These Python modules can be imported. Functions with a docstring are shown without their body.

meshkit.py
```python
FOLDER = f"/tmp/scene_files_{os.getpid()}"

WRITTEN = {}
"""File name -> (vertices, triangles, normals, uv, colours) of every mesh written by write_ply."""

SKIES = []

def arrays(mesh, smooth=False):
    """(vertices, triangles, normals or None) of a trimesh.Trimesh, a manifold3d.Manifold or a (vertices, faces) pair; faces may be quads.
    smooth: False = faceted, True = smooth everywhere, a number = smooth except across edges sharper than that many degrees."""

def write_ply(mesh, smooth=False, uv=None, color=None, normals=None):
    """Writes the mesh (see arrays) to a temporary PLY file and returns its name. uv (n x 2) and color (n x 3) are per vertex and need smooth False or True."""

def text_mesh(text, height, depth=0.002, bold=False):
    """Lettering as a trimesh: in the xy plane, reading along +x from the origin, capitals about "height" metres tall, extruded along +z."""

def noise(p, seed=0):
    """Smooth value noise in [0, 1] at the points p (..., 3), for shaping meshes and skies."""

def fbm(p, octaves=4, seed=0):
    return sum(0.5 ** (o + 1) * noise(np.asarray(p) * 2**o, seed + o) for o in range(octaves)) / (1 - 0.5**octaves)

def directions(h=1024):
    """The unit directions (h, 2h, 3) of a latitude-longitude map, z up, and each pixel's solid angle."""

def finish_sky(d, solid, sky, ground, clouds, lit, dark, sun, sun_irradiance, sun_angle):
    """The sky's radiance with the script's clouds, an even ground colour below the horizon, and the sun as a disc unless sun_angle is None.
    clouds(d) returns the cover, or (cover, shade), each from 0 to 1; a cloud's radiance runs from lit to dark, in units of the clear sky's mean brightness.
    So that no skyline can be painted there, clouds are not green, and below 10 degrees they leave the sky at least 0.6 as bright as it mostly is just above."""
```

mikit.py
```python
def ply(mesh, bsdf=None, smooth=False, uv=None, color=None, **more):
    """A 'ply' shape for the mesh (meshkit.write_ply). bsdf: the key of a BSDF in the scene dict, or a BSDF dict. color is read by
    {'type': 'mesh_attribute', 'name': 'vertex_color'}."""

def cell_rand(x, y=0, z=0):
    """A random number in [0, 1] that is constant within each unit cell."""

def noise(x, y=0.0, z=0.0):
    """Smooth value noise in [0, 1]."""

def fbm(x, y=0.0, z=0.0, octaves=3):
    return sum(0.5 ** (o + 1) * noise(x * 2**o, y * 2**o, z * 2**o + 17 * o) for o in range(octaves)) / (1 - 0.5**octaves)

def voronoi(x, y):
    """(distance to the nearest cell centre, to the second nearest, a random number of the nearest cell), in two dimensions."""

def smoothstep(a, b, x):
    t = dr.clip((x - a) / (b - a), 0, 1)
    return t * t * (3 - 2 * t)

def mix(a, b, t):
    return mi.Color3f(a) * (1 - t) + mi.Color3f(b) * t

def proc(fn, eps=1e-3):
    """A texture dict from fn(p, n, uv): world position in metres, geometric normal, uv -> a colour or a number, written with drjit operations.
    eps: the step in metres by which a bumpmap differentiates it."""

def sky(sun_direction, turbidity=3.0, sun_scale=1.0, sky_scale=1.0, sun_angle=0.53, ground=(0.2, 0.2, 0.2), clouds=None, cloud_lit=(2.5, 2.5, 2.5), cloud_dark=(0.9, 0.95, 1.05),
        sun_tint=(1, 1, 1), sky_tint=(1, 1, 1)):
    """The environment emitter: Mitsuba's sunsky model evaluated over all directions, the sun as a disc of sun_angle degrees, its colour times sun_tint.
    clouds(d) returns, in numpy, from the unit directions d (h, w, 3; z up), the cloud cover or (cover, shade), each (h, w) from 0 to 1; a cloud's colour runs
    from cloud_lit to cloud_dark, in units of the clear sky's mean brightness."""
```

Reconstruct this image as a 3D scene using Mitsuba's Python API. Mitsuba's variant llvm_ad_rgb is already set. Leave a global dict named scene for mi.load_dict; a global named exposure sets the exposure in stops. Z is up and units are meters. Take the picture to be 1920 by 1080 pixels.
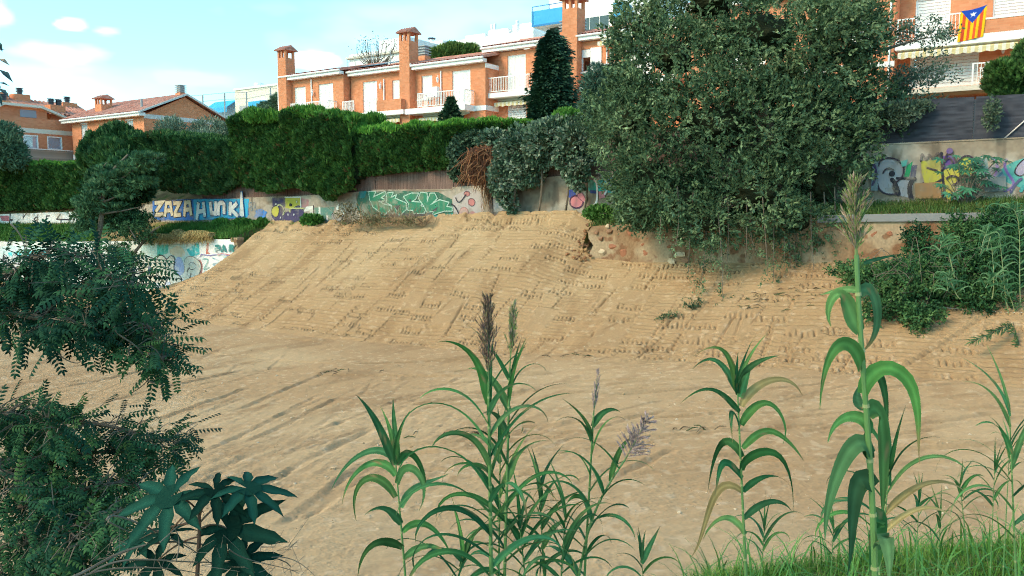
import math
import numpy as np, trimesh, mitsuba as mi, drjit as dr, mikit, meshkit
from shapely.geometry import Polygon, LineString, Point, box as sbox
from shapely.ops import unary_union
T4 = mi.ScalarTransform4f
scene, labels = {}, {}
# ------------------------------------------------------------------ camera, sky, exposure
EYE = np.array([0.0, 0.0, 6.5]); PITCH = math.radians(5.58); FPX = 1536.0
FW = np.array([0, math.cos(PITCH), -math.sin(PITCH)]); UPV = np.array([0, math.sin(PITCH), math.cos(PITCH)])
scene['camera'] = {'type': 'perspective', 'fov': math.degrees(2 * math.atan(960 / FPX)), 'fov_axis': 'x', 'near_clip': 0.1, 'far_clip': 6000.0,
                   'to_world': T4().look_at(origin=EYE.tolist(), target=(EYE + FW).tolist(), up=[0, 0, 1])}


def cloud_fn(d):
    x, y, z = d[..., 0], d[..., 1], d[..., 2]
    az, el = np.degrees(np.arctan2(x, y)), np.degrees(np.arcsin(np.clip(z, -1, 1)))
    q = np.stack([az / 9.0, el / 3.2, 0 * az], -1)
    n = meshkit.fbm(q, 5, 3)
    n2 = meshkit.fbm(np.stack([az / 30.0, el / 12.0, 0 * az + 4], -1), 3, 9)
    c = np.clip((n - 0.53) * 4.5, 0, 1) * np.clip((n2 - 0.36) * 4, 0, 1)
    def puff(a, e, ra, re, k):
        r = ((az - a) / ra) ** 2 + ((el - e) / re) ** 2
        return np.clip(1.25 - r + (n - 0.5) * 4.4, 0, 1) * k
    n3 = meshkit.fbm(np.stack([az / 2.2, el / .9, 0 * az + 2], -1), 4, 5); n = .5 * n + .5 * n3
    c = c * .25
    for a in ((-27.5, 15.0, 4.2, .9, .5), (-31.8, 11.6, 1.3, 1.3, .5), (-27.4, 10.9, 1.0, .42, 1.0), (-25.8, 10.7, 1.0, .3, .5), (-28.4, 9.2, 3.0, .6, .3), (-13.4, 9.6, 1.5, .6, .7), (-21, 8.2, 3, .5, .15)):
        c = np.maximum(c, puff(*a))
    return c


scene['sky'] = mikit.sky((-0.72, -0.40, 0.60), turbidity=3.0, sun_scale=0.54, sky_scale=2.55, sun_angle=24, clouds=cloud_fn,
                         cloud_lit=(2.3, 2.3, 2.3), cloud_dark=(1.2, 1.25, 1.3), sky_tint=(0.79, 1.16, 0.99), sun_tint=(1.10, .97, .86), ground=(0.25, 0.2, 0.14))
exposure = 2.1

# ------------------------------------------------------------------ frames: the street's own axes (EX along the wall to the right, EB away from the pit)
EX = np.array([.8308, -.5566, 0]); EB = np.array([.5566, .8308, 0]); ORG = np.array([0, 46.0, 0])


def W(a, b, z):
    a, b, z = np.broadcast_arrays(np.asarray(a, float), b, z)
    return ORG + a[..., None] * EX + b[..., None] * EB + z[..., None] * np.array([0, 0, 1.0])


def loc(p):
    p = np.asarray(p, float) - ORG
    return p @ EX, p @ EB


def ray(u, v):
    return FW + (u - 960) / FPX * np.array([1.0, 0, 0]) + (540 - v) / FPX * UPV


def P(u, v, Y):                       # the point seen at (u, v) of the 1920 wide photograph, Y metres ahead
    d = ray(u, v); return EYE + d * (Y / d[1])


def L(u, v, b):                       # (a, z) on the vertical plane b = const
    d = ray(u, v); p = EYE + d * ((b - (EYE - ORG) @ EB) / (d @ EB)); return np.array([(p - ORG) @ EX, p[2]])


def G0(u, v, z=0.0):
    d = ray(u, v); return EYE + d * ((z - EYE[2]) / d[2])


# ------------------------------------------------------------------ naming
def key(name, parent=None):
    base = f'{parent}__{name}' if parent else name
    k, i = base, 0
    while k in scene or k in labels or k in RES:
        i += 1; k = f'{base}_{i:03d}'
    RES.add(k); return k


RES = set()


def thing(name, label, cat, group=None, kind=None):
    k = key(name); labels[k] = {'label': label, 'category': cat}
    if group: labels[k]['group'] = group
    if kind: labels[k]['kind'] = kind
    return k


def put(k, mesh, mat, smooth=False, color=None):
    scene[k] = mikit.ply(mesh, mat, smooth=smooth, color=color); return k


def part(parent, name, mesh, mat, smooth=False, color=None, label=None, kind=None):
    k = key(name, parent); put(k, mesh, mat, smooth, color)
    if label or kind: labels[k] = {a: b for a, b in (('label', label), ('kind', kind)) if b}
    return k


def struct(name, mesh, mat, smooth=False, color=None):
    k = key(name); put(k, mesh, mat, smooth, color); labels[k] = {'kind': 'structure', 'label': name.replace('_', ' ')}; return k


# ------------------------------------------------------------------ meshes
class MB:
    def __init__(s): s.v, s.f, s.c, s.n = [], [], [], 0

    def add(s, v, f, c=None):
        v = np.asarray(v, float).reshape(-1, 3); f = np.asarray(f, int)
        if f.shape[1] == 4: f = np.vstack([f[:, [0, 1, 2]], f[:, [0, 2, 3]]])
        s.v.append(v); s.f.append(f + s.n); s.n += len(v)
        if c is not None: s.c.append(np.broadcast_to(np.asarray(c, float), v.shape))
        return s

    def tm(s, m, c=None): return s.add(m.vertices, m.faces, c)

    def mesh(s): return np.vstack(s.v), np.vstack(s.f)

    def col(s): return np.vstack(s.c)

    def box(s, a0, a1, b0, b1, z0, z1, c=None):      # street axes
        A, B, Z = np.meshgrid([a0, a1], [b0, b1], [z0, z1], indexing='ij')
        return s.add(W(A.ravel(), B.ravel(), Z.ravel()), [[0, 1, 3, 2], [4, 6, 7, 5], [0, 4, 5, 1], [2, 3, 7, 6], [0, 2, 6, 4], [1, 5, 7, 3]], c)

    def tube(s, pts, rad, n=6, c=None):
        p = np.asarray(pts, float); r = np.broadcast_to(np.asarray(rad, float), (len(p),))
        t = np.gradient(p, axis=0); t /= np.linalg.norm(t, axis=1, keepdims=True) + 1e-12
        a = np.cross(t, np.where(np.abs(t[:, 2:]) < .9, [[0, 0, 1.0]], [[1.0, 0, 0]])); a /= np.linalg.norm(a, axis=1, keepdims=True) + 1e-12
        b = np.cross(t, a); ang = np.arange(n) * 2 * np.pi / n
        v = p[:, None] + r[:, None, None] * (np.cos(ang)[None, :, None] * a[:, None] + np.sin(ang)[None, :, None] * b[:, None])
        i, j = np.meshgrid(np.arange(len(p) - 1), np.arange(n), indexing='ij')
        q = np.stack([i * n + j, i * n + (j + 1) % n, (i + 1) * n + (j + 1) % n, (i + 1) * n + j], -1).reshape(-1, 4)
        v = np.vstack([v.reshape(-1, 3), p[:1], p[-1:]]); k = np.arange(n); m = len(p) * n
        f = np.vstack([q[:, [0, 1, 2]], q[:, [0, 2, 3]], np.stack([k * 0 + m, (k + 1) % n, k], 1), np.stack([k * 0 + m + 1, k + m - n, (k + 1) % n + m - n], 1)])
        return s.add(v, f, c)

    def poly(s, poly, b, depth, c=None):             # a shapely polygon in (a, z), from b to b + depth
        for g in getattr(poly, 'geoms', [poly]):
            if g.area < 1e-6: continue
            m = trimesh.creation.extrude_polygon(g, depth, engine='earcut')
            s.add(W(m.vertices[:, 0], b + m.vertices[:, 2], m.vertices[:, 1]), m.faces[:, ::-1], c)
        return s

    def prof(s, pb, a0, a1, c=None):                 # a polygon in (b, z) along a
        for g in getattr(pb, 'geoms', [pb]):
            m = trimesh.creation.extrude_polygon(g, a1 - a0, engine='earcut')
            s.add(W(a0 + m.vertices[:, 2], m.vertices[:, 0], m.vertices[:, 1]), m.faces, c)
        return s


def smooth_path(pts, n=24):
    p = np.asarray(pts, float)
    if len(p) < 3: return np.array([p[0] + (p[-1] - p[0]) * t for t in np.linspace(0, 1, n)])
    from scipy.interpolate import CubicSpline
    d = np.concatenate([[0], np.cumsum(np.linalg.norm(np.diff(p, axis=0), axis=1) ** .5)])
    return CubicSpline(d, p)(np.linspace(0, d[-1], n))


def rng_dirs(rng, n):
    d = rng.normal(size=(n, 3)); return d / np.linalg.norm(d, axis=1, keepdims=True)


def nrm(x): return x / (np.linalg.norm(x, axis=-1, keepdims=True) + 1e-12)


# ------------------------------------------------------------------ materials
def two(d): return {'type': 'twosided', 'bsdf': d}


def pr(col, rough=.8, spec=.3, **k):
    c = col if isinstance(col, dict) else {'type': 'rgb', 'value': list(col)}
    return {'type': 'principled', 'base_color': c, 'roughness': rough, 'specular': spec, **k}


VC = {'type': 'mesh_attribute', 'name': 'vertex_color'}
smoothstep, mix, fbm, noise = mikit.smoothstep, mikit.mix, mikit.fbm, mikit.noise


def sand_fn(p, n, uv):
    a = fbm(p.x * .18, p.y * .18, p.z * .18, 3); b = fbm((p.x * .8308 - p.y * .5566) * 1.2 + 7, (p.x * .5566 + p.y * .8308) * .38, p.z * .3, 4); c = noise(p.x * 23, p.y * 23, p.z * 23)
    k = fbm(p.x * 5.1 + 3, p.y * 5.1 + 9, p.z * 5.1, 2)
    col = mix((.342, .218, .118), (.395, .272, .156), smoothstep(.3, .7, a))
    col = mix(col, (.255, .155, .082), .7 * smoothstep(.5, .78, b))
    col = mix(col, (.52, .39, .26), .4 * smoothstep(.58, .8, k))
    return col * (.9 + .2 * c)


def grain_fn(p, n, uv):
    return .016 * noise(p.x * 17, p.y * 17, p.z * 17) + .010 * noise(p.x * 41 + 5, p.y * 41, p.z * 41) + .02 * smoothstep(.72, .95, noise(p.x * 7, p.y * 7, p.z * 7))


def brick_fn(p, n, uv):
    u = p.x * .8308 - p.y * .5566; w = p.x * .5566 + p.y * .8308
    h = dr.select(dr.abs(n.x * .5566 + n.y * .8308) > .7, u, w)
    k = p.z / .11; row = dr.floor(k); j = smoothstep(.0, .16, k - row) * smoothstep(.0, .16, row + 1 - k)
    t = mikit.cell_rand(h / .27 + .5 * (row - 2 * dr.floor(row / 2)), row, 3)
    col = mix((.60, .22, .105), (.68, .285, .155), t)
    col = mix((.58, .30, .19), col, .45 + .55 * j)
    return col * (.88 + .24 * fbm(h * .5, p.z * .5, 2.0, 3))


def wall_fn(p, n, uv):
    h = p.x * .8308 - p.y * .5566
    a = fbm(h * .5, p.z * 1.1, 1.0, 4); b = fbm(h * 2.2, p.z * .7, 5.0, 3); c = fbm(h * 6, p.z * 6, 2.0, 2)
    col = mix((.27, .215, .165), (.40, .35, .295), smoothstep(.35, .65, a))
    col = mix(col, (.14, .11, .085), .75 * smoothstep(.55, .75, b))
    return col * (.8 + .4 * c)


def stone_fn(p, n, uv):
    h = p.x * .8308 - p.y * .5566
    a = fbm(h * .7, p.z * .9, 1.0, 4); b = fbm(h * 2.6, p.z * 2.6, 5.0, 3); c = noise(h * 14, p.z * 14, p.x * 9)
    col = mix((.27, .17, .10), (.36, .265, .175), smoothstep(.35, .65, a))
    col = mix(col, (.20, .10, .055), .85 * smoothstep(.56, .72, b))
    return col * (.8 + .4 * c)


def white_fn(p, n, uv):
    h = p.x * .8308 - p.y * .5566
    a = fbm(h * .6, p.z * .6, 1.0, 4); b = fbm(h * 3, p.z * .5, 5.0, 3)
    col = mix((.60, .60, .58), (.74, .74, .72), smoothstep(.3, .6, a))
    return mix(col, (.40, .36, .30), .6 * smoothstep(.56, .78, b))


def roof_fn(p, n, uv):
    t = mikit.cell_rand(p.x * 2.4, p.y * 2.4, p.z * 6)
    return mix((.42, .17, .12), (.58, .30, .23), t) * (.75 + .5 * fbm(p.x * .8, p.y * .8, p.z, 3))


def screen_fn(p, n, uv):
    h = p.x * .8308 - p.y * .5566
    s = noise(h * 34, p.z * 1.2, 1.0); b = fbm(h * .9, p.z * .9, 3.0, 3)
    return mix((.10, .062, .055), (.22, .15, .13), s) * (.6 + .8 * b)


def net_fn(p, n, uv):
    h = p.x * .8308 - p.y * .5566
    s = noise(h * 3, p.z * 16, 1.0); b = fbm(h * .7, p.z * .9, 3.0, 3)
    return mix((.028, .030, .042), (.065, .068, .088), s) * (.6 + .8 * b)


def bark_fn(p, n, uv):
    return mix((.09, .07, .05), (.24, .20, .16), fbm(p.x * 14, p.y * 14, p.z * 3, 3))


def soil_fn(p, n, uv):
    a = fbm(p.x * .9, p.y * .9, p.z * .9, 4); b = noise(p.x * 17, p.y * 17, p.z * 17)
    col = mix((.16, .11, .06), (.34, .23, .12), smoothstep(.3, .7, a))
    return mix(col, (.07, .12, .03), .7 * smoothstep(.52, .7, fbm(p.x * 1.7 + 5, p.y * 1.7, p.z, 3))) * (.8 + .4 * b)


def metal_fn(p, n, uv):
    return mix((.55, .55, .55), (.66, .66, .65), fbm(p.x * 2, p.y * 2, p.z * 2, 2))


PX = mikit.proc
M = {
    'm_sand': two({'type': 'bumpmap', 'arbitrary': {**PX(grain_fn, .006)}, 'bsdf': pr(PX(sand_fn), .95, .1)}), 'm_brick': two(pr(PX(brick_fn), .85, .2)), 'm_wall': two(pr(PX(wall_fn), .9, .15)), 'm_stone': two(pr(PX(stone_fn), .92, .12)),
    'm_whitewall': two(pr(PX(white_fn), .85, .2)), 'm_roof': two(pr(PX(roof_fn), .8, .25)), 'm_screen': two(pr(PX(screen_fn), .95, .05)), 'm_net': two(pr(PX(net_fn), .8, .2)),
    'm_bark': two(pr(PX(bark_fn), .9, .1)), 'm_soil': two(pr(PX(soil_fn), .95, .05)),
    'm_white': two(pr((.80, .80, .79), .45, .5)), 'm_louvre': two(pr((.72, .74, .76), .5, .4)), 'm_concrete': two(pr(PX(metal_fn), .8, .3)), 'm_cream': two(pr((.70, .66, .56), .85, .2)),
    'm_dark': two(pr((.02, .02, .025), .4, .5)), 'm_black': two(pr((.035, .035, .05), .35, .5, metallic=.3)), 'm_glass': two(pr((.03, .045, .05), .06, .7)), 'm_blue': two(pr((.03, .22, .50), .6, .3)),
    'm_paleblue': two(pr((.32, .50, .70), .6, .3)), 'm_grey': two(pr((.33, .35, .37), .5, .5)), 'm_blind': two(pr((.30, .33, .40), .5, .4)), 'm_steel': two(pr((.45, .46, .47), .4, .5, metallic=.6)),
    'm_paint': two(pr(VC, .6, .3)), 'm_leaf': two(pr(VC, .6, .2)), 'm_gloss': two(pr(VC, .36, .5)), 'm_dry': two(pr(VC, .9, .1)), 'm_cloth': two(pr(VC, .9, .1)),
    'm_reed': {'type': 'principledthin', 'base_color': VC, 'roughness': .45, 'diff_trans': .5, 'eta': 1.4},
    'm_panel': two(pr((.03, .06, .12), .15, .6)), 'm_skyblue': two(pr((.05, .38, .70), .6, .3)),
    'm_darkleaf': two(pr(VC, .7, .03)), 'm_cap': two(pr((.22, .22, .225), .85, .2)),
    'm_rust': two(pr((.30, .13, .07), .9, .1)),
}
def wear_fn(p, n, uv):
    h = p.x * .8308 - p.y * .5566
    a = fbm(h * 1.3 + 3, p.z * 2.2, 4.0, 4); b = noise(h * 16, p.z * 9, 2.0); c = noise(h * 5, p.z * .8, 7.0)
    return dr.clip(.03 + .42 * smoothstep(.55, .70, a) + .40 * smoothstep(.78, .92, b) + .15 * smoothstep(.65, .85, c), 0, .8)


M['m_graffiti'] = two({'type': 'blendbsdf', 'weight': PX(wear_fn), 'a': pr(VC, .8, .15), 'b': pr(PX(wall_fn), .9, .15)})
M['m_graffiti_white'] = two({'type': 'blendbsdf', 'weight': PX(wear_fn), 'a': pr(VC, .8, .15), 'b': pr(PX(white_fn), .85, .2)})
scene.update(M)
# ------------------------------------------------------------------ terrain
FLOOR_A, FLOOR_Z = [-70, -10, -4, 5, 10, 18, 40], [0, 0, .02, .25, .6, 1.0, 1.5]
CREST_A, CREST_Z = [-70, -32, -29, -27, -24, -21, -19.4, -14, -7, -1, 4.4, 5.6, 7.0, 9, 20, 40], [0, .25, .6, 1.3, 2.4, 3.75, 5.25, 5.25, 5.5, 5.85, 5.95, 5.5, 4.9, 4.75, 5.0, 5.6]


def crest(a): return np.interp(a, CREST_A, CREST_Z)


def base_z(a, b):
    fl = np.interp(a, FLOOR_A, FLOOR_Z)
    t = np.clip((b + 10.4) / 9.0, 0, 1.1)
    t = t + .035 * np.exp(-((t - 0) / .06) ** 2) - .03 * np.exp(-((t - 1) / .05) ** 2)
    return fl + t * np.maximum(crest(a) - fl, .02)


def terrain(name, av, bv):
    rng = np.random.default_rng(5)
    A, B = np.meshgrid(av, bv, indexing='ij')
    q = lambda s, o=0: np.stack([A * s + o, B * s, 0 * A], -1)
    Z = base_z(A + .5 * (meshkit.fbm(q(.5, 3), 2, 2) - .5), B + 1.1 * (meshkit.fbm(q(.16), 3, 1) - .5) * np.clip((-B - 2) / 2, 0, 1))
    slope = np.clip((B + 10.8) / .8, 0, 1)
    Z += .15 * (meshkit.fbm(q(.22), 3, 4) - .5) + .055 * (meshkit.fbm(q(.9), 3, 5) - .5) * (.5 + .5 * slope) + (.035 - .024 * slope) * (meshkit.fbm(q(4.5), 2, 6) - .5)
    # machine marks on the slope: passes about 1.2 m wide, each patted flat, ribbed across or combed by a toothed bucket
    s = (B + 10.4) * 1.18; aw = A + .22 * (meshkit.fbm(q(.35, 9), 2, 7) - .5) + .05 * s
    col = np.floor(aw / 1.25); fa = aw / 1.25 - col
    rc = lambda i, j, k: meshkit.noise(np.stack([i + .0, j + .0, 0 * i + k], -1), 11)
    ph = rc(col, col * 0, 1.0); row = np.floor(s / .95 + ph * 3); fs = s / .95 + ph * 3 - row
    kind = rc(col, row, 2.0); ed = np.clip(np.minimum(fa, 1 - fa) / .07, 0, 1) * np.clip(np.minimum(fs, 1 - fs) / .03, 0, 1)
    ribs = (.5 + .5 * np.cos(2 * np.pi * s / .27)) ** 4
    amp = .8 + .4 * rc(col, row, 5.0)
    Z -= slope * ed * np.where((kind > .03) & (kind < .93), .115 * ribs * amp, 0)
    teeth = (.5 + .5 * np.cos(2 * np.pi * (aw + .18 * fs) / .205)) ** 5
    for k in range(1):
        f0 = .06 + .3 * rc(col, row, 6.0 + k) + .12 * (rc(np.floor(aw / .205), row, 19.0) - .5); on = rc(col, row, 8.0 + k)
        band = np.clip((fs - f0) / .05, 0, 1) * np.clip((f0 + .34 + .3 * rc(np.floor(aw / .205), row, 23.0) - fs) / .1, 0, 1)
        Z -= slope * band * np.where(on > .56 - .08 * np.clip((A - 2) / 8, -1, 1), .115 * teeth * (.6 + .8 * rc(np.floor(aw / .205), row, 9.0)), 0) * np.clip(np.minimum(fa, 1 - fa) / .05, 0, 1)
    Z -= slope * .02 * np.exp(-(np.minimum(fa, 1 - fa) / .03) ** 2) * (rc(col, row, 12.) > .45)

    def groove(p0, p1, w, d, ridge=.5):
        p0, p1 = np.asarray(p0), np.asarray(p1); m = 4 * w + .1
        i0, i1 = np.searchsorted(av, min(p0[0], p1[0]) - m), np.searchsorted(av, max(p0[0], p1[0]) + m)
        j0, j1 = np.searchsorted(bv, min(p0[1], p1[1]) - m), np.searchsorted(bv, max(p0[1], p1[1]) + m)
        if i1 <= i0 or j1 <= j0: return
        a, b = A[i0:i1, j0:j1], B[i0:i1, j0:j1]; e = p1 - p0; ln = np.hypot(*e); e = e / ln
        t = (a - p0[0]) * e[0] + (b - p0[1]) * e[1]; o = (a - p0[0]) * -e[1] + (b - p0[1]) * e[0]
        o = o + .18 * w / .1 * (meshkit.fbm(np.stack([a * 1.1, b * 1.1, 0 * a], -1), 2, 3) - .5)
        env = np.clip(np.minimum(t, ln - t) / (.12 * ln + .05), 0, 1) * (.65 + .6 * meshkit.noise(np.stack([t * .8, 0 * t, 0 * t + p0[0]], -1), 2))
        Z[i0:i1, j0:j1] += env * (-d * np.exp(-(o / w) ** 2) + ridge * d * np.exp(-((o - 1.9 * w) / w) ** 2))

    for _ in range(115):                                # gouges down the fall line
        a0, b0 = rng.uniform(-26, 22), rng.uniform(-9, -2); ln = rng.uniform(.7, 3.2)
        groove((a0, b0), (a0 + rng.normal(0, .12) * ln, b0 - ln), rng.uniform(.03, .06), rng.uniform(.06, .14), .3)
    F = lambda u, v: np.array(loc(G0(u, v, .05)))
    ruts = [((370, 905), (605, 762)), ((450, 880), (640, 772)), ((560, 905), (700, 845)), ((100, 742), (330, 690)), ((190, 775), (470, 700)), ((330, 770), (520, 700)), ((430, 800), (640, 705)), ((520, 1080), (720, 930)),
            ((555, 1065), (680, 985)), ((540, 950), (640, 890)), ((600, 850), (780, 770)), ((300, 810), (470, 745)), ((500, 820), (610, 775)), ((100, 700), (420, 655)), ((330, 660), (640, 700)), ((420, 690), (700, 690)),
            ((640, 700), (960, 690)), ((560, 720), (1000, 740)), ((760, 760), (1060, 735)), ((760, 800), (1100, 770)), ((1000, 700), (1350, 740)), ((1050, 720), (1500, 715)), ((1040, 760), (1480, 770)), ((1140, 800), (1400, 785)),
            ((640, 640), (1000, 665)), ((380, 625), (620, 650)), ((1000, 672), (1500, 690)), ((660, 790), (700, 740)), ((700, 870), (820, 800)), ((620, 1010), (760, 930)), ((330, 990), (470, 905)), ((240, 1060), (420, 945)),
            ((1100, 880), (1250, 840)), ((1440, 830), (1600, 790)), ((1500, 900), (1700, 850)), ((1650, 770), (1900, 740)), ((1700, 800), (1900, 790)), ((1150, 1000), (1260, 930)),
            ((850, 900), (1000, 830)), ((1500, 760), (1790, 770)), ((1700, 890), (1880, 860)), ((1540, 960), (1660, 930))]
    for p, q2 in ruts:
        groove(F(*p), F(*q2), rng.uniform(.04, .075), rng.uniform(.035, .075), .6)
    for p, q2 in (((525, 1075), (690, 935)), ((560, 1062), (640, 1000)), ((460, 1000), (560, 940)), ((610, 905), (700, 850))): groove(F(*p), F(*q2), rng.uniform(.07, .10), .09, .4)
    d0 = nrm(F(605, 762) - F(370, 905))
    for _ in range(260):
        u, v = rng.uniform(60, 1000), rng.uniform(655, 1078); p = F(u, v); ang = rng.normal(0, .16) - .5 * np.clip((u - 500) / 500, 0, 1.2)
        d = np.array([d0[0] * math.cos(ang) - d0[1] * math.sin(ang), d0[0] * math.sin(ang) + d0[1] * math.cos(ang)])
        groove(p, p + d * rng.uniform(1, 6), rng.uniform(.03, .055), rng.uniform(.012, .032), .6)
    d1 = nrm(F(1400, 770) - F(1000, 780))
    for _ in range(190):
        u, v = rng.uniform(700, 1900), rng.uniform(670, 1000); p = F(u, v); ang = rng.normal(0, .14)
        d = np.array([d1[0] * math.cos(ang) - d1[1] * math.sin(ang), d1[0] * math.sin(ang) + d1[1] * math.cos(ang)])
        groove(p, p + d * rng.uniform(.6, 4), rng.uniform(.04, .08), rng.uniform(.015, .055), .6)
    # track plates left in the loose sand
    for (u, v, n, hh) in ((1100, 716, 26, 2), (1330, 742, 22, 2), (1300, 786, 24, 3), (1480, 770, 18, 2)):
        p = F(u, v); e = nrm(F(u + 60, v) - p); o = np.array([-e[1], e[0]])
        for i in range(n):
            for j in range(hh):
                c = p + e * i * .17 + o * (j * .34 + rng.normal(0, .02)); groove(c - o * .13, c + o * .13, .04, rng.uniform(.02, .05), .4)
    Z += (.018 - .011 * slope) * (meshkit.noise(np.stack([A * 9, B * 9, 0 * A], -1), 8) - .5) + (.03 - .026 * slope) * np.clip(meshkit.noise(np.stack([A * 5, B * 5, 0 * A], -1), 21) - .78, 0, 1) * 3
    # ragged lip
    lip = np.clip((B + 2.6) / 1.4, 0, 1); Z -= lip * np.clip(meshkit.fbm(q(1.4, 5), 3, 12) - .5, 0, 1) * 1.1 * (A > -19)
    v = W(A, B, Z).reshape(-1, 3); na, nb = A.shape
    i, j = np.meshgrid(np.arange(na - 1), np.arange(nb - 1), indexing='ij'); k = i * nb + j
    f = np.stack([k, k + nb, k + nb + 1, k + 1], -1).reshape(-1, 4)
    struct(name, (v, f), 'm_sand', smooth=True)
    from scipy.interpolate import RegularGridInterpolator
    return RegularGridInterpolator((av, bv), Z, bounds_error=False, fill_value=None)


ZS = terrain('sand_slope', np.concatenate([np.arange(-64, -30, .3), np.arange(-30, 27, .042), np.arange(27, 42, .3)]), np.arange(-10.9, -.55, .034))
ZF = terrain('pit_floor', np.concatenate([np.arange(-64, -32, .35), np.arange(-32, 28, .075), np.arange(28, 42, .3)]), np.concatenate([np.arange(-44, -36, .35), np.arange(-36, -20, .085), np.arange(-20, -10.86, .07)]))


def zg(a, b): return float((ZS if b > -10.9 else ZF)([[a, b]])[0])


def sheet(av, bv, fz, name, mat, frame=True):
    A, B = np.meshgrid(np.asarray(av, float), np.asarray(bv, float), indexing='ij'); Z = fz(A, B)
    v = W(A, B, Z) if frame else np.stack([A, B, Z], -1); nb = A.shape[1]
    i, j = np.meshgrid(np.arange(A.shape[0] - 1), np.arange(nb - 1), indexing='ij'); k = i * nb + j
    struct(name, (v.reshape(-1, 3), np.stack([k, k + nb, k + nb + 1, k + 1], -1).reshape(-1, 4)), mat, smooth=True)


sheet([-3000, 3000], [-3000, 3000], lambda a, b: a * 0 - 1.6, 'ground', 'm_soil')
TERR_A, TERR_Z = [-70, -45, -28, -20, -14, -7, -1, 4.7, 19, 45], [4.9, 5.2, 5.45, 5.45, 5.45, 5.6, 5.85, 6.05, 6.7, 7.4]
LOW_A, LOW_Z = [-70, -52, -31, -20.4, -14, 0, 6.7, 19, 30, 45], [3.4, 3.55, 4.05, 4.5, 4.9, 5.2, 5.6, 6.16, 6.4, 6.8]


def terr(a, b):                                          # the ledge between the two walls
    t = np.clip((b + 3) / 3, 0, 1); mid = np.interp(a, [-20.5, -19.5, 5.5, 6.4], [0, 1, 1, 0])
    z = (np.interp(a, LOW_A, LOW_Z) * (1 - t) + np.interp(a, TERR_A, TERR_Z) * t) * (1 - mid) + mid * np.where(t > .72, np.interp(a, TERR_A, TERR_Z) - .05, 2.0)
    return z + .12 * (meshkit.fbm(np.stack([a * 1.3, b * 1.3, 0 * a], -1), 3, 8) - .5)


sheet(np.arange(-68, 42, .25), np.concatenate([np.arange(-2.95, .2, .15), [.3]]), terr, 'terrace_ground', 'm_soil')


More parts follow.
